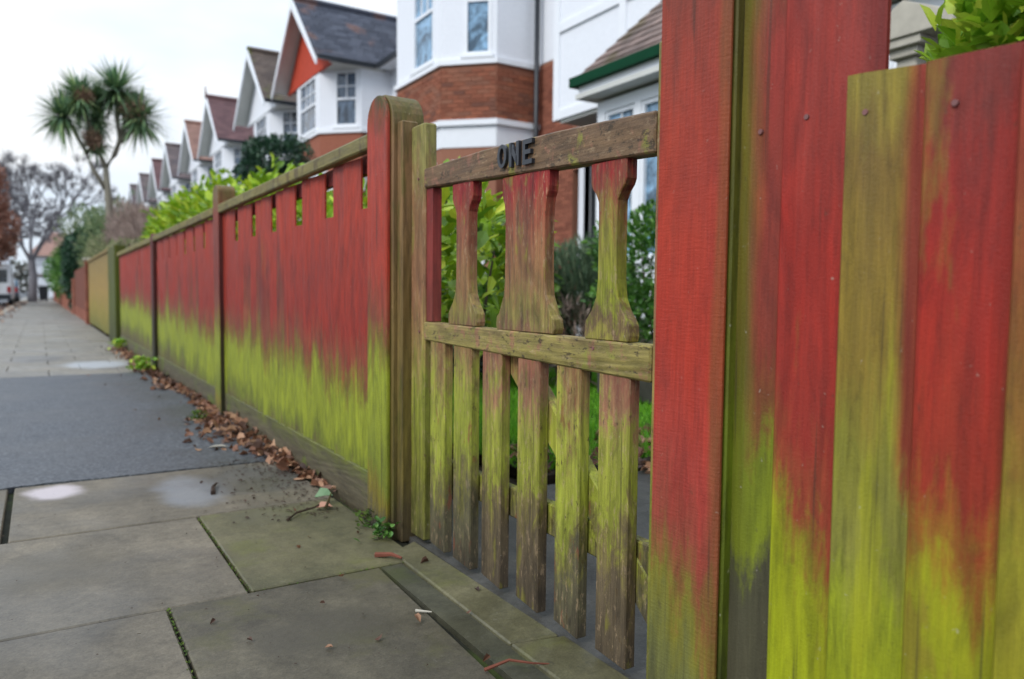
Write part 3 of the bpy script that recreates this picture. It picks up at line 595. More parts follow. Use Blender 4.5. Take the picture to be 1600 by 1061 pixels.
FX = 5.25; MXF = 6.86
brick_proto = None
bcount = 0
def bricks(wall, a, b, z0, z1, individual, off=0.):
    """brick courses proud of a mortar wall from a to b (outside right of a->b)"""
    global brick_proto, bcount
    a = Vector((*a, 0)); b = Vector((*b, 0)); d = b-a; Ln = d.length; d.normalize(); nn = Vector((d.y, -d.x, 0)); ang = math.atan2(d.y, d.x)
    rows = int((z1-z0)/.075); st = MB()
    for r_ in range(rows):
        x = -.112*(r_ % 2)
        while x < Ln-.02:
            x0, x1 = max(x, 0)+.005, min(x+.215, Ln)-.002
            if x1-x0 > .04:
                zc = z0+r_*.075+.037
                if individual and bcount < 295:
                    p = a+d*((x0+x1)/2)+nn*(.006+R.uniform(-.002, .003)); p.z = zc
                    if brick_proto is None:
                        brick_proto = MB().box(-.5, .5, -.02, .006, -.0325, .0325).build('brick', M_brick, wall, origin=(0, 0, 0)); o = brick_proto
                        o.location = p-wloc(wall)
                    else: o = clone(brick_proto, p, wall)
                    o.rotation_euler = (0, 0, ang+math.pi); o.scale = (x1-x0, 1, 1); bcount += 1
                else:
                    q = nn*(.006+R.uniform(-.002, .003)); A = a+d*x0; B = a+d*x1
                    st.prism([(A-nn*.01).to_tuple()[:2]+(zc-.0325,), (B-nn*.01).to_tuple()[:2]+(zc-.0325,), (B+q).to_tuple()[:2]+(zc-.0325,), (A+q).to_tuple()[:2]+(zc-.0325,)],
                             [(A-nn*.01).to_tuple()[:2]+(zc+.0325,), (B-nn*.01).to_tuple()[:2]+(zc+.0325,), (B+q).to_tuple()[:2]+(zc+.0325,), (A+q).to_tuple()[:2]+(zc+.0325,)])
            x += .225
    if st.v: tag(st.build('brickwork', M_bricks, wall, recalc=True), kind='stuff')

def house(c, roofm, gable_fill, label, fy0, fy1, detail=0, chimney=False, upbrick=True, half=1.95, back=9.0, canted=1.15, ez=6.55, win=(.28, .28)):
    """bay-fronted gabled house; c = centre of the gable along the street, fy0..fy1 its plot"""
    H = empty('terraced_house', (MXF, c, 0), label, 'house', 'gabled bay-fronted houses along the street')
    fa, fb = c-1.0, c+1.0; k = canted*SQ
    pts = [(MXF, fb+k), (FX+k, fb+k), (FX, fb), (FX, fa), (FX+k, fa-k), (MXF, fa-k)]   # far -> near
    rt = [(FX+k, fb+k), (FX, fb), (FX, fa), (FX+k, fa-k)]
    zs, zb, zf = 4.87, 3.90, 3.42; wt = ez+.07; wz = min(6.42+(ez-6.55), 6.95)
    w = MB(); segs = list(zip(pts, pts[1:]))
    # upper white walls (order so that outside is -X)
    for i, (p, q) in enumerate(segs):
        ln = math.hypot(q[0]-p[0], q[1]-p[1]); hl = []
        if i == 2: hl = [(win[0], ln-win[1], 5.03, wz)]
        if i in (1, 3): hl = [(.42 if i == 3 else .1, ln-(.1 if i == 3 else .42), 5.03, wz)]
        wallquad(w, p, q, zs, wt, .12, hl)
    wallquad(w, (MXF, fa-k), (MXF, fy0), 3.45 if not upbrick else zs+.1, wt, .15, [(.75, 1.55, 5.1, 6.35)] if fa-k-fy0 > 1.7 else [])
    wallquad(w, (MXF, fy1), (MXF, fb+k), 3.45, wt, .15, [])
    wallquad(w, (MXF, fy0), (MXF+back, fy0), 0, wt, .15); wallquad(w, (MXF+back, fy1), (MXF, fy1), 0, wt, .15); wallquad(w, (MXF+back, fy0), (MXF+back, fy1), 0, wt, .15)
    w.build('wall', M_white, H, recalc=True)
    gm = M_glassb if detail == 2 else M_glass
    window(H, (FX, fb-win[0]), (0, -1), 2-win[0]-win[1], 5.03, wz, (-1, 0), (2, 1), gm)
    window(H, (FX+.42*SQ, fa-.42*SQ), (SQ, -SQ), canted-.52, 5.03, wz, (-SQ, -SQ), (1, 1), gm)
    window(H, (FX+(canted-.1)*SQ, fb+(canted-.1)*SQ), (-SQ, -SQ), canted-.52, 5.03, wz, (-SQ, SQ), (1, 1), gm)
    if fa-k-fy0 > 1.7: window(H, (MXF, fa-k-.75), (0, -1), .8, 5.1, 6.35, (-1, 0), (0, 1), gm)
    # sill course, brick band, fascia, ground floor
    tr = MB(); b1 = MB(); g1 = MB()
    def off(p, e_):   # push outward from bay
        return p
    for i, (p, q) in enumerate(segs):
        wallquad(b1, p, q, zb, zs-.001, .10)
        ln = math.hypot(q[0]-p[0], q[1]-p[1])
        hl = [(.2, ln-.2, 1.2, 3.2)] if i in (1, 2, 3) else []
        wallquad(g1, p, q, 0, zf, .10, hl)
    tr_pts = lambda e_: [(MXF, fb+k+e_), (FX+k-e_*.4, fb+k+e_), (FX-e_, fb+e_*.4), (FX-e_, fa-e_*.4), (FX+k-e_*.4, fa-k-e_), (MXF, fa-k-e_)]
    def ring(m, e0, e1, z0, z1):
        A, B = tr_pts(e0), tr_pts(e1)
        for i in range(5): m.prism([(*B[i], z0), (*B[i+1], z0), (*A[i+1], z0), (*A[i], z0)], [(*B[i], z1), (*B[i+1], z1), (*A[i+1], z1), (*A[i], z1)])
    ring(tr, -.10, .015, zf, 3.80); ring(tr, -.10, .07, 3.80, zb-.001); ring(tr, -.08, .05, zs, zs+.09)
    tr.build('band', M_whitep, H, recalc=True)
    if detail:
        bo = b1.build('brick_band', M_mortar, H, recalc=True); go = g1.build('lower_wall', M_mortar, H, recalc=True)
        for i, (p, q) in enumerate(segs): bricks(bo, p, q, zb, zs-.02, detail == 2 and i >= 2)
        if detail == 2:
            bricks(go, pts[4], pts[5], 0, zf-.02, True)
    else:
        b1.build('brick_band', M_bricks if c < 24 else M_white, H, recalc=True); g1.build('lower_wall', M_bricks if c < 24 else M_white, H, recalc=True)
    for i in (1, 2, 3):
        p, q = segs[i]; d = Vector((q[0]-p[0], q[1]-p[1])); ln = d.length; d.normalize()
        window(H, (p[0]+d.x*.2, p[1]+d.y*.2), (d.x, d.y), ln-.4, 1.2, 3.2, (d.y, -d.x), (1, 1), M_glassd if detail else M_glass, mid=.62)
    if detail != 2:
        g2 = MB(); wallquad(g2, (MXF, fa-k), (MXF, fy0), 0, 3.45, .15); wallquad(g2, (MXF, fy1), (MXF, fb+k), 0, 3.45, .15); g2.build('ground_floor_wall', M_bricks if c < 24 else M_white, H, recalc=True)
    # gable roof over the bay, running back
    OV = FX-.40; pz = ez+half*.985
    ge0, ge1 = c-half, c+half; XR = MXF+2.2
    roof_plane('roof', roofm, H, (OV, ge0, ez), (6.45, ge0, ez), (XR, c, pz), (OV, c, pz), 16, 14)
    roof_plane('roof', roofm, H, (OV, ge1, ez), (6.45, ge1, ez), (XR, c, pz), (OV, c, pz), 16, 14)
    xr = XR
    roof_plane('roof', roofm, H, (6.45, fy0, ez), (6.45, ge0, ez), (xr, c-.0, pz), (xr, fy0, pz), 16, 22)
    roof_plane('roof', roofm, H, (6.45, ge1, ez), (6.45, fy1, ez), (xr, fy1, pz), (xr, c, pz), 16, 22)
    bk = MB().add([(xr, fy0, pz), (xr, fy1, pz), (MXF+back+.3, fy1, 4.8), (MXF+back+.3, fy0, 4.8), (xr, fy0, pz-.06), (xr, fy1, pz-.06), (MXF+back+.3, fy1, 4.74), (MXF+back+.3, fy0, 4.74)], [(0, 1, 2, 3), (4, 5, 6, 7), (0, 3, 7, 4), (1, 2, 6, 5), (0, 1, 5, 4), (2, 3, 7, 6)])
    bk.build('rear_roof', roofm, H, recalc=True)
    MB().tube([(OV-.02, c, pz+.05), (XR, c, pz+.05)], [.09, .09], 8).build('ridge_tiles', roofm, H)
    MB().tube([(XR+.0, fy0, pz+.05), (XR+.0, fy1, pz+.05)], [.09, .09], 8).build('ridge_tiles', M_rred, H)
    # bargeboards (front face white), soffit
    for sgn in (-1, 1):
        e0 = (c+sgn*(half+.10), ez-.13); pk = (c, pz+.02); th = .20
        poly = [e0, (pk[0], pk[1]), (pk[0], pk[1]-th*1.3), (e0[0], e0[1]-th*.6)]
        MB().xprism(poly, OV-.045, OV-.004).build('bargeboard', M_whitep, H, recalc=True)
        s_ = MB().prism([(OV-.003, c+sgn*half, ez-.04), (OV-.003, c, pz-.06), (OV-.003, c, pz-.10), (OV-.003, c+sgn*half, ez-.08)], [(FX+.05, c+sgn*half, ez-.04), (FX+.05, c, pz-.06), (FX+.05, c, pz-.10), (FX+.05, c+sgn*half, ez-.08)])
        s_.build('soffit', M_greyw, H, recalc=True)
    gh = half-.12
    MB().xprism([(c-gh, ez-.05), (c+gh, ez-.05), (c, pz-.12)], FX-.012, FX+.06).build('gable', gable_fill, H, recalc=True)
    MB().xprism([(c-gh, ez-.12), (c+gh, ez-.12), (c+gh, ez-.052), (c-gh, ez-.052)], FX-.03, FX+.05).build('gable_sill', M_whitep if gable_fill is M_white else M_terra, H, recalc=True)
    # flat soffit over the cants
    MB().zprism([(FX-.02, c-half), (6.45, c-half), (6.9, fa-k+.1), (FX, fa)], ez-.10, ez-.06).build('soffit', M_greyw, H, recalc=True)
    # gutters
    gt = MB().box(OV+.02, 6.38, ge0-.11, ge0-.01, ez-.09, ez+.01); gt.build('gutter', M_black, H)
    MB().box(6.34, 6.44, fy0, ge0-.11, ez-.09, ez+.01).build('gutter', M_black, H)
    MB().box(6.46, 6.86, fy0, ge0, ez-.06, ez-.03).build('soffit', M_whitep, H)
    if chimney:
        ch = part('chimney', M_bricks, H, [(XR-.3, XR+.5, fy0+.2, fy0+1.1, pz-.8, pz+1.3)]); 
        for q in range(3):
            MB().tube([(XR+.1, fy0+.4+q*.25, pz+1.3), (XR+.1, fy0+.4+q*.25, pz+1.7)], [.1, .08], 8).build('chimney_pot', M_terra, ch)
    return H
h1 = house(13.42, M_slate, M_terra, 'white and brick bay-fronted house behind the garden gate, black drainpipe on its wall', 10.28, 16.85, detail=2, canted=1.02, ez=7.75, win=(.80, .30))
h2 = house(20.35, M_slate, M_terra, 'house with a slate roof and bright red triangular gable over a white bay', 16.87, 22.9, detail=0, chimney=True)
h3 = house(25.35, M_rbrown, M_white, 'white gabled house with a brown mossy tiled roof, third along', 22.92, 28.6)
h4 = house(32.3, M_rred, M_white, 'white gabled house with a dark red tiled roof and pointed finial', 28.62, 34.9)
h5 = house(37.6, M_rrust, M_white, 'distant white gabled house with a rusty orange-brown roof', 34.92, 40.6)
h6 = house(43.9, M_rgrey, M_white, 'distant white gabled house with a grey-brown roof, just right of the spiky palm crown', 40.62, 46.6)
h7 = house(49.5, M_rred, M_white, 'far white gable with a dull purple-red roof, behind the shrubs', 46.62, 52.6)
h8 = house(56.1, M_rgrey, M_white, 'far small white gable with a grey roof, second last in the row', 52.62, 58.8)
h9 = house(62.2, M_rgrey, M_white, 'smallest white gable at the far end of the row of houses', 58.82, 66)
MB().tube([(4.83, 32.3, 8.4), (4.80, 32.3, 8.9)], [.06, .015], 6).build('finial', M_rred, h4)
# house one extras: near facade, drainpipe
w = MB(); wallquad(w, (MXF, 12.42-.72), (MXF, 10.28), 0, 4.96, .12, [(1.10, 1.42, .1, 2.95)]); fo = w.build('facade_wall', M_mortar, h1, recalc=True)
bricks(fo, (MXF, 11.70), (MXF, 10.62), 3.55, 4.95, True); bricks(fo, (MXF, 11.70), (MXF, 10.61), .05, 3.5, True)
MB().tube([(6.72, 11.55, 0), (6.72, 11.55, 6.5)], [.05, .05], 10).build('drainpipe', M_black, h1, smooth=True)
part('band', M_whitep, h1, [(6.76, 6.80, 10.30, 11.69, 3.50, 3.60)])
# neighbouring front: white panelled upper floor, porch, bay with green gutter
nb = empty('panelled_house', (6, 7, 0), 'white panelled house with a tiled bay roof edged in green, behind the gate', 'house')
UX = 5.9
w = MB(); w.box(UX, UX+.2, -2, 9.80, 3.49, 8.0); w.box(UX+.2, 7.0, 9.66, 9.80, 3.49, 8.0); w.build('upper_wall', M_white, nb)
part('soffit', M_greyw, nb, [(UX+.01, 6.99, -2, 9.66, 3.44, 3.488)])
m = MB()
for ys in (9.80, 8.25, 6.7, 5.15, 3.6): m.box(UX-.035, UX-.001, ys-.14, ys, 3.49, 8.0)
m.box(UX-.034, UX-.001, -2, 9.66, 3.49, 3.62); m.box(UX-.033, UX-.001, -2, 9.66, 4.80, 4.93); m.build('panel_moulding', M_whitep, nb)
part('side_wall', M_mortar, nb, [(5.3, 12, -2.0, -1.8, 0, 8)])
part('entrance_wall', M_porch_shade, nb, [(7.0, 7.1, 7.9, 10.27, 0, 3.44)])
dr = part('door', M_black, nb, [(6.93, 6.995, 8.9, 9.9, .15, 2.3)]); part('glazing', M_glassd, dr, [(6.915, 6.929, 9.1, 9.7, 1.2, 2.1)])
part('main_wall', M_white, nb, [(5.95, 6.99, 7.75, 7.9, 0, 3.43), (6.1, 6.2, -2, 7.75, 0, 3.43)])
# bay under the hipped roof
BX = 5.27
m = MB(); m.box(BX, BX+.14, 7.78, 7.93, 0, 3.30); m.box(BX+.14, 5.95, 7.79, 7.93, 0, 1.25); m.box(BX+.14, 5.95, 7.79, 7.93, 2.95, 3.30)
m.box(BX, BX+.14, -.5, 7.78, 0, 1.25); m.box(BX, BX+.14, -.5, 7.78, 3.16, 3.30)
for i in range(10): m.box(BX, BX+.12, 7.09-i*.8, 7.20-i*.8, 1.25, 3.16)
m.build('bay_frame', M_whitep, nb)
for i in range(9):
    y1 = 7.78-i*.8 if i else 7.78; y0_ = 7.20-i*.8
    yy1 = 7.78 if i == 0 else 7.09-(i-1)*.8
    window(nb, (BX+.03, yy1), (0, -1), yy1-y0_, 1.26, 3.155, (-1, 0), (1, 0), M_glassb if True else M_glass, fr=.05, mid=.70)
window(nb, (5.93, 7.86), (-1, 0), .5, 1.26, 2.94, (0, 1), (0, 0), M_glassd, fr=.05)
part('bay_soffit', M_greyw, nb, [(5.02, 5.9, -.8, 8.08, 3.34, 3.40)])
part('fascia', M_whitep, nb, [(5.06, 5.10, -.8, 8.06, 3.401, 3.50)])
MB().prism([(4.97, -.8, 3.50), (5.09, -.8, 3.50), (5.09, -.8, 3.62), (4.97, -.8, 3.62)], [(4.97, 8.16, 3.50), (5.09, 8.16, 3.50), (5.09, 8.16, 3.62), (4.97, 8.16, 3.62)]).build('gutter', M_green, nb)
part('gutter', M_green, nb, [(5.091, 5.90, 8.04, 8.16, 3.50, 3.62)])
roof_plane('bay_roof', M_bayroof, nb, (5.02, -.8, 3.58), (5.02, 8.10, 3.58), (5.90, 7.25, 4.62), (5.90, -.8, 4.62), 9, 46)
roof_plane('bay_roof', M_bayroof, nb, (5.02, 8.10, 3.58), (5.90, 8.10, 3.58), (5.90, 7.26, 4.62), (5.90, 7.25, 4.62), 9, 5)
# porch with stone column beyond the near fence
po = empty('stone_porch', (4.2, 3.1, 0), 'pale stone porch column with moulded capital above the low red boards', 'porch')
m = MB(); 
m.box(4.10, 4.28, 2.99, 3.13, 0, 2.44); m.build('column', M_stone, po, bevel=.01)
part('capital', M_stone, po, [(4.06, 4.32, 2.96, 3.16, 2.441, 2.50), (4.02, 4.36, 2.92, 3.20, 2.50, 2.56)], bevel=.006)
MB().prism([(4.0, 2.70, 2.56), (4.0, 3.30, 2.56), (4.0, 3.30, 2.66), (4.0, 3.04, 2.80), (4.0, 2.70, 2.64)], [(6.0, 2.70, 2.56), (6.0, 3.30, 2.56), (6.0, 3.30, 2.66), (6.0, 3.04, 2.80), (6.0, 2.70, 2.64)]).build('porch_roof', M_stone, po, bevel=.005)
part('back_wall', M_porch_shade, po, [(5.0, 5.1, 2.0, 4.3, 0, 2.62)])

# ------------------------------------------------------------------ plants
def blob_points(c, r, n, shell=.55, lump=.35, seed=0., freq=1.3):
    out = []
    while len(out) < n:
        d = rv().normalized(); k = (shell+(1-shell)*R.random()**.6)
        s_ = 1+lump*mnoise.noise((d.x*freq+seed, d.y*freq+seed*2, d.z*freq-seed))*1.6
        out.append((Vector(c)+Vector((d.x*r[0], d.y*r[1], d.z*r[2]))*k*s_, d))
    return out
def shrub(name, label, cat, blobs, mat, n, L, w, seed=1., stem=None, single=None, nsingle=0, group=None, quad=False, base=None, droop=.15, smat=None, up=.3):
    """blobs: list of (centre, radii); leaves through the volume"""
    bz = base or (blobs[0][0][0], blobs[0][0][1], 0)
    H = empty(name, bz, label, cat, group); m = MB(); tot = sum(b[1][0]*b[1][2] for b in blobs); allp = []
    for i, (c, r) in enumerate(blobs):
        allp += blob_points(c, r, int(n*r[0]*r[2]/tot), seed=seed+i*3.7)
    allp = [q for q in allp if q[0].z > .03 and not (.0 < q[0].x < .15 and q[0].z < 1.36 and False)]
    allp.sort(key=lambda q: (q[0]-CP).length - .6*q[0].z)
    for i, (p, d) in enumerate(allp):
        dd = (d*.8+rv(.55)+Vector((0, 0, up))).normalized(); nr = (Vector((0, 0, 1))+rv(.45))
        l_ = L*R.uniform(.6, 1.25); w_ = w*R.uniform(.7, 1.2)
        if i < nsingle:
            o = MB().leaf(p, dd, nr, l_, w_, droop=droop).build('leaf', single, H, origin=p)
        elif quad: m.quadleaf(p, dd, nr, l_, w_)
        else: m.leaf(p, dd, nr, l_, w_, droop=droop)
    if m.v: tag(m.build('foliage', mat, H), kind='stuff')
    for (c, r) in blobs:
        st = MB()
        for k in range(5):
            e_ = Vector(c)+Vector((R.uniform(-.6, .6)*r[0], R.uniform(-.6, .6)*r[1], R.uniform(-.2, .5)*r[2])); b_ = Vector((bz[0], c[1], 0))
            st.tube([b_, b_.lerp(e_, .5)+rv(.04), e_], [.02*stem if stem else .014, .012, .004], 5)
        st.build('stems', smat or M_bark, H)
    return H
# laurel hedge behind the red fence
shrub('laurel_bush', 'yellow-green laurel bush above the red fence rail, left of the second post', 'bush', [((.75, 9.4, 1.36), (.45, 1.3, .64)), ((.75, 11.4, 1.44), (.5, 1.3, .66)), ((.75, 7.5, 1.24), (.45, 1.1, .50))], L_laurel, 5200, .12, .05, 1.2, single=L_laurelo, nsingle=60)
shrub('laurel_bush', 'low yellow-green laurel bush just over the rail near the round-topped post', 'bush', [((.62, 6.1, 1.26), (.38, 1.0, .46)), ((.6, 5.2, 1.02), (.36, .5, .38)), ((.6, 3.9, .95), (.32, .8, .36)), ((.6, 2.95, .95), (.30, .5, .35))], L_laurel, 2600, .11, .048, 5.2, single=L_laurelo, nsingle=90)
shrub('evergreen_bush', 'rounded dark green evergreen bush in front of the white house', 'bush', [((3.0, 15.35, 3.30), (.7, .98, .50)), ((3.0, 15.3, 2.7), (.55, .8, .6))], L_dark, 9500, .085, .05, 2.9)
# seen through the gate
shrub('laurel_shrub', 'leafy bright green shrub seen through the gate balusters at left', 'shrub', [((2.2, 5.9, 1.0), (.55, .95, .70)), ((2.1, 6.5, 1.35), (.45, .5, .5)), ((2.3, 5.3, .75), (.4, .45, .5))], L_mid, 2200, .12, .062, 6.1, single=L_laurelo, nsingle=110)
shrub('rosemary_bush', 'grey-green rosemary bush with a brown base, seen through the middle of the gate', 'shrub', [((3.0, 5.42, .85), (.35, .42, .38)), ((3.0, 5.1, .80), (.3, .4, .33))], L_lav, 5200, .13, .012, 3.3, quad=True, smat=M_twig, up=1.6)
shrub('brown_bush_base', 'brown twiggy undergrowth below the rosemary bush', 'shrub', [((2.8, 5.2, .42), (.3, .5, .34))], L_brtwig, 1800, .12, .012, 3.9, quad=True, up=.8)
shrub('round_shrub', 'dark green small-leaved shrub beside the white bay window', 'shrub', [((3.1, 4.40, 1.0), (.5, .55, .48)), ((3.0, 4.2, .65), (.45, .5, .3))], L_green, 5200, .06, .034, 8.3)
shrub('low_shrub', 'low dark leafy plants under the shrubs behind the gate', 'shrub', [((2.5, 6.2, .35), (.5, .9, .35)), ((3.0, 7.2, .5), (.6, .8, .5))], L_dark, 2200, .1, .05, 9.3)
rk = empty('garden_rock', (3.1, 4.35, 0), 'grey rock at the foot of the dark shrub behind the gate', 'rock')
for k in range(3):
    m = MB(); c = Vector((2.95+k*.1, 4.5-k*.28, .42)); ring_ = []
    bm = bmesh.new(); bmesh.ops.create_icosphere(bm, subdivisions=3, radius=1.)
    for v in bm.verts: v.co = Vector((v.co.x*.16, v.co.y*.16, v.co.z*.14))*(1+.35*mnoise.noise(v.co*1.7+Vector((k*3, 0, 0))))+c
    me = bpy.data.meshes.new('stone'); bm.to_mesh(me); bm.free(); me.materials.append(M_stone)
    for v in me.vertices: v.co -= wloc(rk)
    o = bpy.data.objects.new('stone', me); COL.objects.link(o); o.parent = rk
part('plinth', M_conc, rk, [(2.75, 3.4, 3.7, 4.7, 0, .30)], bevel=.03)
# top right shrub above the low boards
shrub('privet_bush', 'bright green leafy bush spilling over the top of the low red boards', 'bush', [((.50, .60, 1.19), (.20, .17, .18)), ((.55, .46, 1.36), (.26, .22, .26)), ((.52, .70, 1.19), (.16, .12, .14)), ((.5, .3, 1.25), (.3, .25, .3))], L_bright2, 9000, .046, .028, 7.7, single=L_bright, nsingle=290, up=.7)

# lawn, soil bed and leaves behind the gate
struct('lawn', MB().box(.9, 5.2, 2.75, 10.5, -.05, -.006), M_soil)
m = MB()
for i in range(42000):
    x, y = R.uniform(.9, 4.6), R.uniform(2.8, 6.6)
    h = R.uniform(.03, .075); a = R.uniform(0, 6.283); t = .006; dx, dy = math.cos(a)*t, math.sin(a)*t; lx, ly = R.gauss(0, .02), R.gauss(0, .02)
    m.add([(x-dx, y-dy, -.006), (x+dx, y+dy, -.006), (x+lx, y+ly, h)], [(0, 1, 2)])
o = m.build('grass', L_grass); tag(o, 'short bright green grass of the lawn behind the gate', 'grass', kind='stuff')

def deadleaf(m, c, L, flat=.3):
    a = R.uniform(0, 6.283); d = Vector((math.cos(a), math.sin(a), R.uniform(-.15, .5)*flat)); nr = Vector((R.gauss(0, flat), R.gauss(0, flat), 1))
    m.leaf(c, d, nr, L, L*R.uniform(.4, .75), fold=R.uniform(-.2, .8), droop=R.uniform(-.5, .6))
# drift against the fence
m = MB()
for i in range(1900):
    y = 2.9+R.random()**.8*3.9 if i < 1150 else R.uniform(6.6, 12); prof = math.exp(-((y-4.45)/.75)**2)
    hw = .035+.16*prof; x = .02-abs(R.gauss(0, 1))*hw*.62
    if 2.9 <= y < 3.4 and R.random() < .45: continue
    z = .004+max(0, (.01+.055*prof)*(1+x/hw))*R.random()
    if y > 6.6: x = .0-abs(R.gauss(0, .07))
    deadleaf(m, (x, y, z), R.uniform(.016, .066), .9)
tag(m.build('leaf_drift', L_dead), 'drift of crumpled brown dead leaves along the foot of the red fence', 'dead leaves', kind='stuff')
m = MB()
for i in range(420):
    y = 2.62+R.random()*1.1; x = -.02-abs(R.gauss(0, .16)); a = R.uniform(0, 6.28); l_ = R.uniform(.006, .022)
    m.leaf((x, y, .005), (math.cos(a), math.sin(a), .1), (R.gauss(0, .4), R.gauss(0, .4), 1), l_, l_*R.uniform(.2, .6))
for i in range(160):
    x, y = R.uniform(-1.3, -.1), R.uniform(1.4, 3.5); a = R.uniform(0, 6.28); l_ = R.uniform(.003, .010)
    m.leaf((x, y, .004), (math.cos(a), math.sin(a), .1), (R.gauss(0, .4), R.gauss(0, .4), 1), l_, l_*R.uniform(.3, .6))
tag(m.build('debris', M_twig), 'small dark crumbs of leaf and bark scattered on the paving slabs', 'debris', kind='stuff')
m = MB()
for i in range(500): deadleaf(m, (R.uniform(.9, 2.2), R.uniform(2.45, 3.3), .01+.02*R.random()), R.uniform(.03, .07), .5)
tag(m.build('garden_leaf_litter', L_dead), 'scatter of brown dead leaves between path and lawn behind the gate', 'dead leaves', kind='stuff')
spots = [(-.36, 1.86), (-.44, 1.62), (-.30, 1.75), (-.33, 1.60), (-.24, 2.4), (-.30, 2.32), (-.62, 1.9), (-.58, 1.75), (-.27, 2.02), (-.2, 1.63), (-.13, 3.95), (-.3, 4.1), (-.28, 4.6), (-.36, 5.1), (-.45, 5.6), (-.22, 6.2), (-.12, 5.8), (-.5, 7.2), (-.34, 7.9), (-.6, 8.1), (-.95, 7.4), (-.25, 3.1), (-.32, 2.95), (-.16, 3.3), (-.4, 3.35), (-.19, 2.75), (-.11, 2.6), (-.09, 2.35), (-.14, 1.4), (-.25, 1.34), (.0, 2.0), (.02, 1.75), (-.08, 1.62)]
for x, y in spots:
    m = MB(); deadleaf(m, (x, y, .006), R.uniform(.012, .028)*(1.5 if y > 3.6 else 1), .4)
    lab = ('small curled brown leaf on the pale asphalt beyond the near slabs' if y > 3.62 else 'brown leaf scrap on the stained slab next to the asphalt' if y > 2.84 else
           'curled brown leaf on the mossy slab by the leaf drift' if y > 2.05 and x > -.5 and x < -.13 and y > 2.15 else 'brown leaf fragment on the stone strip in front of the gate' if x > -.13 else
           'little brown leaf on the dark damp slab in the foreground')
    tag(m.build('fallen_leaf', L_deado, origin=(x, y, 0)), lab, 'leaf', 'loose fallen leaves on the pavement')
# pale leaf, green leaf, twigs, weeds
m = MB(); m.leaf((-.16, 4.02, .008), (-.9, .3, .1), (0, 0, 1), .10, .035); tag(m.build('pale_leaf', M_stone, origin=(-.16, 4.02, 0)), 'long pale whitish leaf on the asphalt beside the leaf drift', 'leaf')
m = MB(); m.leaf((-.10, 2.78, .03), (.6, -.5, .2), (-.4, -.3, 1), .07, .055, .3); tag(m.build('green_leaf', leafmat('green_leaf', (.12, .25, .10), (.14, .28, .12), isl=False), origin=(-.10, 2.78, 0)), 'curled pale green leaf at the corner of the mossy slab', 'leaf')
m = MB(); m.leaf((-.12, 2.70, .01), (.7, -.2, .1), (-.2, -.2, 1), .06, .04, .3); tag(m.build('pink_leaf', simple('pinkish_leaf', srgb(186, 140, 118), .6), origin=(-.12, 2.70, 0)), 'pinkish dry leaf below the pale green leaf', 'leaf')
def twig(pts, r_, label, mat=M_twig):
    tag(MB().tube(pts, [r_*(1-.6*i/(len(pts)-1)) for i in range(len(pts))], 6).build('twig', mat, origin=pts[0]), label, 'twig')
twig([(-.245, 2.62, .006), (-.20, 2.67, .012), (-.13, 2.69, .016), (-.10, 2.71, .02)], .006, 'dark forked twig on the mossy slab below the leaf drift')
twig([(-.40, 3.12, .006), (-.385, 3.20, .012), (-.36, 3.26, .01)], .010, 'short black piece of bark on the pale patch of the slab')
twig([(-.185, 1.345, .008), (-.13, 1.335, .02), (-.085, 1.31, .012), (-.05, 1.30, .006)], .004, 'reddish twig on the dark strip at the bottom of the picture', M_brownf)
twig([(-.115, 2.13, .006), (-.08, 2.09, .014), (-.06, 2.06, .008)], .009, 'broken orange-brown stick at the foot of the round-topped post', M_brownf)
twig([(-.09, 2.68, .01), (-.075, 2.66, .07)], .006, 'pale stub standing up beside the green leaf', M_side)
twig([(-.18, 1.70, .005), (-.15, 1.67, .006)], .004, 'little pale stick on the damp slab', M_stone)
def weed(x, y, r_, n_, label, mat=None):
    H = empty('weed', (x, y, 0), label, 'weed'); m = MB()
    for i in range(n_):
        a = R.uniform(0, 6.283); d = Vector((math.cos(a), math.sin(a), R.uniform(.3, 1.3))); p = Vector((x, y, 0))+Vector((R.gauss(0, r_*.4), R.gauss(0, r_*.5), R.uniform(.003, r_*.9)))
        m.leaf(p, d, (0, 0, 1), r_*R.uniform(.3, .6), r_*R.uniform(.2, .35))
    m.build('leaves', mat or L_green, H)
    MB().tube([(x, y, -.01), (x+.005, y, r_*.7)], [.003, .001], 5).build('stem', M_twig, H)
weed(-.045, 2.28, .055, 60, 'small green weed at the foot of the round-topped gate post')
weed(-.02, 2.43, .05, 40, 'green weed tuft against the fence just left of the gate post', L_moss)
weed(-.10, 8.30, .14, 90, 'bright green weed at the base of the third fence post', L_bright2)
weed(-.15, 4.95, .06, 60, 'small green weed in the leaf drift by the second post', L_moss)
weed(-.05, 11.5, .14, 60, 'green weed beside the mossy green post', L_bright2)
# moss in the slab joints
m = MB()
for i in range(330):
    t = R.random(); k = R.random()
    if k < .45: x, y = -.708+R.gauss(0, .002), 1.3+.74*t
    elif k < .75: x, y = -.505-.6*t*0+R.gauss(0, .003), 2.06+.76*t
    elif k < .85: x, y = -.50+.48*t, 2.05+R.gauss(0, .003)
    else: x, y = R.uniform(-.06, .03), 2.5+R.random()*2
    a = R.uniform(0, 6.283); m.leaf((x, y, -.004), (math.cos(a), math.sin(a), 1.), (0, 0, 1), .007, .004)
tag(m.build('joint_moss', L_moss), 'green moss growing in the joints between the paving slabs', 'moss', kind='stuff')

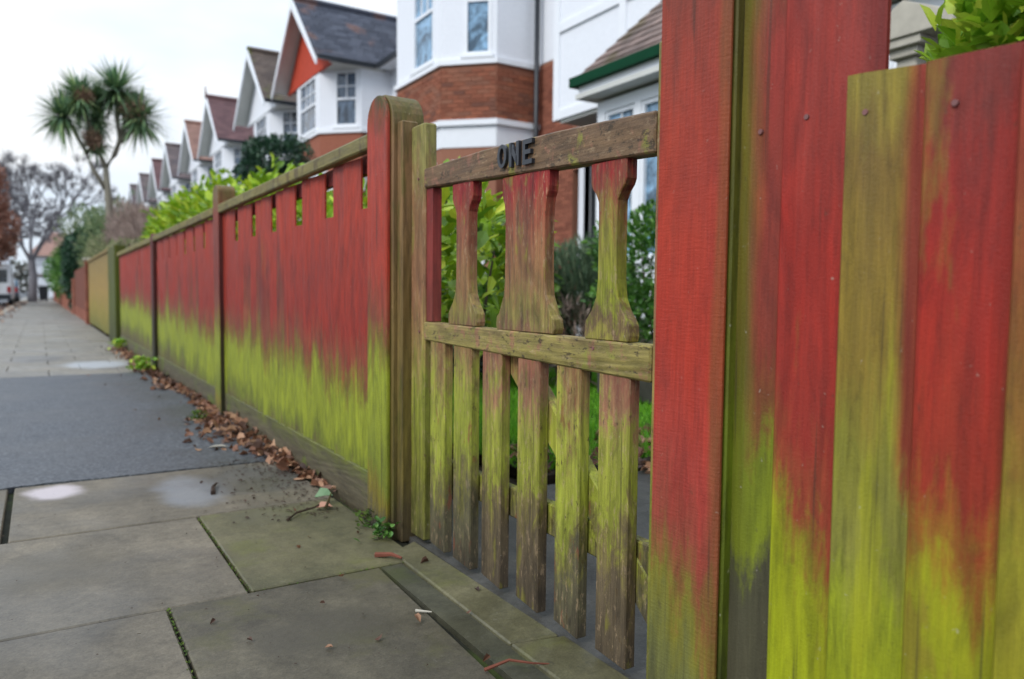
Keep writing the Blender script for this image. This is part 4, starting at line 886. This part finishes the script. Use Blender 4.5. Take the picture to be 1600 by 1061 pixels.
# ------------------------------------------------------------------ cordyline
cp = empty('cordyline_palm', (.5, 20, 0), 'tall spiky cordyline palm with several leafy heads above the fences', 'palm tree')
tk = MB()
F0 = Vector((.41, 20, 3.63)); 
tk.tube([(.52, 20, 0), (.50, 20, 1.6), (.47, 20, 2.6), (.44, 20, 3.1), F0], [.13, .10, .085, .075, .06], 10)
heads = [((-.08, 20.0, 5.15), .74), ((.66, 20.0, 5.42), .84), ((1.14, 19.9, 4.82), .80), ((.20, 20.1, 4.20), .5), ((-.42, 19.9, 4.68), .72), ((.26, 20.2, 4.75), .55), ((.98, 20.1, 5.12), .6), ((.28, 20.2, 5.2), .55)]
tk.tube([(.44, 20, 3.1), (.16, 20, 3.55), (.02, 20, 3.95), (-.2, 20, 4.4), heads[4][0]], [.055, .05, .045, .04, .035], 8)
tk.tube([F0, (.30, 20.05, 3.95), (.20, 20.1, 4.3), heads[0][0]], [.055, .05, .045, .04], 8)
tk.tube([(.30, 20.05, 3.95), (.24, 20.2, 4.3), heads[5][0]], [.06, .06, .05], 8)
tk.tube([F0, (.60, 20, 3.95), (.72, 20, 4.3), (.66, 20, 4.8), heads[1][0]], [.06, .055, .05, .045, .04], 8)
tk.tube([(.72, 20, 4.25), (.94, 19.95, 4.5), heads[2][0]], [.06, .055, .05], 8)
tk.tube([(.72, 20, 4.3), (.85, 20.05, 4.7), heads[6][0]], [.06, .055, .05], 8)
tk.build('trunk', simple('pale_bark', (.24, .22, .17), .9, .2, .25, 12., (1, 1, .25)), cp, smooth=True)
for hc, rad_ in heads:
    m = MB(); hc = Vector(hc)
    for i in range(420 if rad_ > .6 else 260):
        d = rv().normalized(); d.z = d.z*.85+.18; d.normalize(); L_ = rad_*R.uniform(.6, 1.2); sd = d.cross(Vector((0, 0, 1)))
        if sd.length < .05: sd = Vector((1, 0, 0))
        sd.normalize(); w_ = .019; dr = (.22 if d.z > .2 else .42)*R.uniform(.3, 1.2)
        p1 = hc+d*L_*.5; p2 = hc+d*L_-Vector((0, 0, L_*dr*.55)); p1 = p1-Vector((0, 0, L_*dr*.08))
        m.add([hc+sd*w_*.5, hc-sd*w_*.5, p1-sd*w_, p1+sd*w_, p2], [(0, 1, 2, 3), (3, 2, 4)])
    m.build('leaf_head', L_palm, cp)
for c, r_ in (((1.02, 19.75, 4.98), (.33, .25, .30)), ((.17, 19.8, 4.22), (.22, .2, .20)), ((.02, 19.7, 5.15), (.18, .2, .16))):
    m = MB()
    for p, d in blob_points(c, r_, 900, .2): m.quadleaf(p, rv(), rv(), .10, .022)
    m.build('flower_spray', L_palmb, cp)

# ------------------------------------------------------------------ far trees, hedges
def grow(m, p, d, L_, r_, depth, tw, spread=.5, up=.1):
    q = p+d*L_; m.tube([p, p.lerp(q, .5)+rv(L_*.03), q], [r_, r_*.85, r_*.68], 5 if r_ > .02 else 3, cap=False)
    if depth == 0: return
    for i in range(3 if depth > 1 else 13):
        nd = (d+rv(spread)+Vector((0, 0, up))).normalized(); grow(m, q, nd, L_*R.uniform(.62, .85), r_*.62, depth-1, tw, spread, up)
def baretree(x, y, h, r_, label, mat=M_barkg):
    H = empty('bare_tree', (x, y, 0), label, 'tree'); m = MB(); base = Vector((x, y, -.05)); r_ *= .8
    m.tube([base, (x+.1, y, h*.15), (x, y, h*.27)], [r_*1.25, r_, r_*.9], 8)
    m.build('trunk', mat, H); c = MB()
    for i in range(5):
        a = i*1.256+R.random(); grow(c, Vector((x, y, h*.25)), Vector((math.cos(a)*.5, math.sin(a)*.5, .85)).normalized(), h*.225, r_*.50, 5, None, .40, .06)
    c.build('branches', mat, H)
baretree(-1.35, 60, 10.6, .30, 'bare winter tree with a rounded grey-brown crown at the far left')
baretree(-4.6, 72, 10, .30, 'bare winter tree further off at the left edge of the view')
shrub('beech_tree', 'rust-coloured tree with dead leaves at the far left edge', 'tree', [((-3.0, 45, 5.0), (.75, 1.2, 2.1)), ((-2.55, 45, 3.5), (.75, 1.2, 1.3))], L_rust, 5500, .20, .13, 4.4, base=(-2.9, 45, 0), stem=6.)
shrub('ivy_bush', 'dark blue-green ivy-covered bush leaning over the far brown fence', 'bush', [((.35, 31.5, 2.1), (.55, 1.8, .85)), ((.25, 32, 1.6), (.5, 2, 1.0)), ((.2, 31, 1.1), (.4, 1.4, .9))], L_dark, 4500, .16, .10, 4.9)
shrub('green_hedge', 'mid-green clipped hedge at the far end of the pavement', 'hedge', [((.35, 43, 1.7), (.75, 3, 1.2)), ((.3, 50, 1.8), (.8, 4, 1.4)), ((.35, 38, 1.3), (.5, 3, .8))], L_green, 4500, .18, .12, 5.9)
shrub('conifer', 'bushy olive-green conifer behind the tan fence', 'tree', [((1.0, 27.5, 2.1), (.9, 1.5, 1.15)), ((1.6, 31, 2.6), (1.3, 1.8, 1.45)), ((.7, 24.5, 1.6), (.55, 1.4, .8))], L_conif, 9000, .17, .05, 6.9, quad=True)
shrub('conifer', 'pale olive conifer behind the row, left of the spiky palm trunk', 'tree', [((1.3, 44, 3.1), (1.4, 2.4, 1.7)), ((2.6, 52, 3.6), (1.6, 2.4, 1.9))], L_conif, 7000, .26, .09, 7.9, quad=True)
shrub('garden_shrub', 'mixed green shrub right of the spiky palm trunk, in front of the far gables', 'shrub', [((1.45, 22.5, 1.9), (.8, 1.2, .75)), ((2.3, 26.5, 2.3), (1.0, 1.4, .95)), ((2.6, 33, 2.8), (1.4, 1.4, 1.1))], L_conif, 9000, .13, .06, 8.9)
shrub('buddleia', 'bare reddish-brown twiggy shrub above the far end of the red fence', 'shrub', [((.85, 17.0, 1.75), (.45, 1.2, .62)), ((.75, 15.3, 1.5), (.35, .8, .45)), ((.9, 19.3, 1.95), (.5, 1.2, .65))], L_brtwig, 12500, .24, .012, 9.9, quad=True, up=1.2)
shrub('pale_shrub', 'straggly pale green shrub above the tan fence', 'shrub', [((.5, 19.0, 1.45), (.42, 1.8, .42)), ((.4, 15.0, 1.42), (.28, 1.2, .22)), ((.45, 22.5, 1.6), (.4, 1.5, .45))], L_pale, 5200, .12, .03, 10.9, quad=True)

m = MB()
for i in range(9000):
    x = R.uniform(-60, 70); hh = 5.5+2.5*mnoise.noise((x*.09, 3.3, 0))+1.2*mnoise.noise((x*.5, 1, 0)); z = R.random()**.7*hh
    m.quadleaf((x, 150+R.uniform(-5, 5), z), rv(), rv(), 1.1, .6)
tag(m.build('far_trees', leafmat('far_leaf', (.09, .10, .08), (.17, .17, .14), (.24, .22, .20), rough=.9, trans=0.)), 'distant mass of grey-green trees closing the street horizon', 'trees', kind='stuff')
# ------------------------------------------------------------------ far house, vehicles
fh = empty('end_house', (2, 96, 0), 'distant white house with a reddish roof closing the end of the street', 'house')
part('wall', M_white, fh, [(-1.6, 5, 95, 103, 0, 4.4)])
MB().prism([(-2.0, 94.4, 4.4), (-2.0, 103.6, 4.4), (.3, 99, 7.2)], [(5.5, 94.4, 4.4), (5.5, 103.6, 4.4), (3.5, 99, 7.2)]).build('roof', M_rrust, fh, recalc=True)
part('band', M_rbrown, fh, [(-1.6, 5, 94.9, 94.99, 2.2, 2.45)])
for k in range(3):
    for z in (.8, 2.8): window(fh, (-1.2+k*1.9, 95), (1, 0), 1.1, z, z+1.2, (0, -1), (1, 0))
sh = empty('side_house', (-14, 110, 0), 'faint brown-roofed house behind the bare tree at the end of the street', 'house')
part('wall', M_white, sh, [(-14, -4, 108, 116, 0, 5.5)]); MB().prism([(-14.5, 107.4, 5.5), (-14.5, 116.6, 5.5), (-13, 112, 9)], [(-3.5, 107.4, 5.5), (-3.5, 116.6, 5.5), (-5, 112, 9)]).build('roof', M_rgrey, sh, recalc=True)
for k in range(3): window(sh, (-12+k*2.6, 108), (1, 0), 1.2, 3.2, 4.6, (0, -1), (1, 0))

def vehicle(name, label, cat, x, y, Wd, L_, prof, body, roofz, wheels=.33):
    """rear end towards the camera (-Y); prof = side profile (along, z)"""
    H = empty(name, (x, y, 0), label, cat, None); hw = Wd/2; zb = -.055
    a = [(x-hw, y+u, z+zb) for u, z in prof]; b = [(x+hw, y+u, z+zb) for u, z in prof]
    MB().prism(a, b).build('body', body, H, bevel=.06)
    rw = MB().box(x-hw*.8, x+hw*.8, y-.012, y+.02, zb+roofz*.56, zb+roofz*.86); rw.build('rear_window', M_glassd, H)
    for s_ in (-1, 1):
        MB().box(x+s_*(hw-.005)-.01, x+s_*(hw-.005)+.02*s_, y+L_*.30, y+L_*.72, zb+roofz*.56, zb+roofz*.86).build('side_window', M_glassd, H)
        MB().box(x+s_*hw*.86-.08, x+s_*hw*.86+.08, y-.02, y+.03, zb+.7, zb+1.0).build('tail_light', M_tail, H)
        for u in (.18, .80):
            w_ = MB().tube([(x+s_*(hw-.2), y+L_*u, zb+wheels), (x+s_*(hw+.01), y+L_*u, zb+wheels)], [wheels, wheels], 16).build('wheel', M_black, H)
            MB().tube([(x+s_*(hw+.012), y+L_*u, zb+wheels), (x+s_*(hw+.02), y+L_*u, zb+wheels)], [wheels*.6, wheels*.6], 12).build('rim', M_stone, w_)
    MB().box(x-hw*.95, x+hw*.95, y-.09, y-.0, zb+.35, zb+.62).build('bumper', M_black, H)
    MB().box(x-.26, x+.26, y-.10, y-.092, zb+.42, zb+.53).build('number_plate', simple('plate_yellow', (.6, .45, .05), .5), H)
    return H
M_tail = simple('tail_lamp', (.35, .01, .01), .3)
M_carw = simple('white_car_paint', (.75, .77, .8), .25, .6, .03); M_carb = simple('blue_grey_car_paint', (.08, .13, .18), .25, .6, .03)
vehicle('white_van', 'white van parked at the kerb at the far left edge', 'van', -3.05, 45.5, 1.9, 5., [(0, .35), (0, 1.9), (.15, 2.15), (3.7, 2.15), (4.3, 1.45), (5.1, 1.15), (5.15, .35)], M_carw, 2.15)
vehicle('parked_car', 'blue-grey car parked beyond the white van', 'car', -2.95, 56, 1.8, 4.2, [(0, .35), (0, .95), (.35, 1.45), (2.4, 1.5), (3.1, 1.0), (4.1, .85), (4.2, .35)], M_carb, 1.5)
bn = empty('wheelie_bin', (-.7, 62, 0), 'small dark wheeled bin standing on the far pavement', 'bin')
MB().prism([(-.95, 61.7, .08), (-.45, 61.7, .08), (-.45, 62.2, .08), (-.95, 62.2, .08)], [(-1.0, 61.65, 1.0), (-.4, 61.65, 1.0), (-.4, 62.3, 1.0), (-1.0, 62.3, 1.0)]).build('body', M_black, bn)
part('lid', M_black, bn, [(-1.03, -.37, 61.6, 62.35, 1.001, 1.08)], bevel=.02)
for s_ in (-.9, -.5): MB().tube([(s_-.04, 62.22, .1), (s_+.04, 62.22, .1)], [.1, .1], 12).build('wheel', M_black, bn)
m = MB()
for i in range(300): deadleaf(m, (R.uniform(-2.7, -1.6), R.uniform(22, 60), .01), R.uniform(.08, .16), .4)
tag(m.build('kerb_leaf_litter', L_dead), 'brown leaves lying along the kerb at the far left', 'dead leaves', kind='stuff')
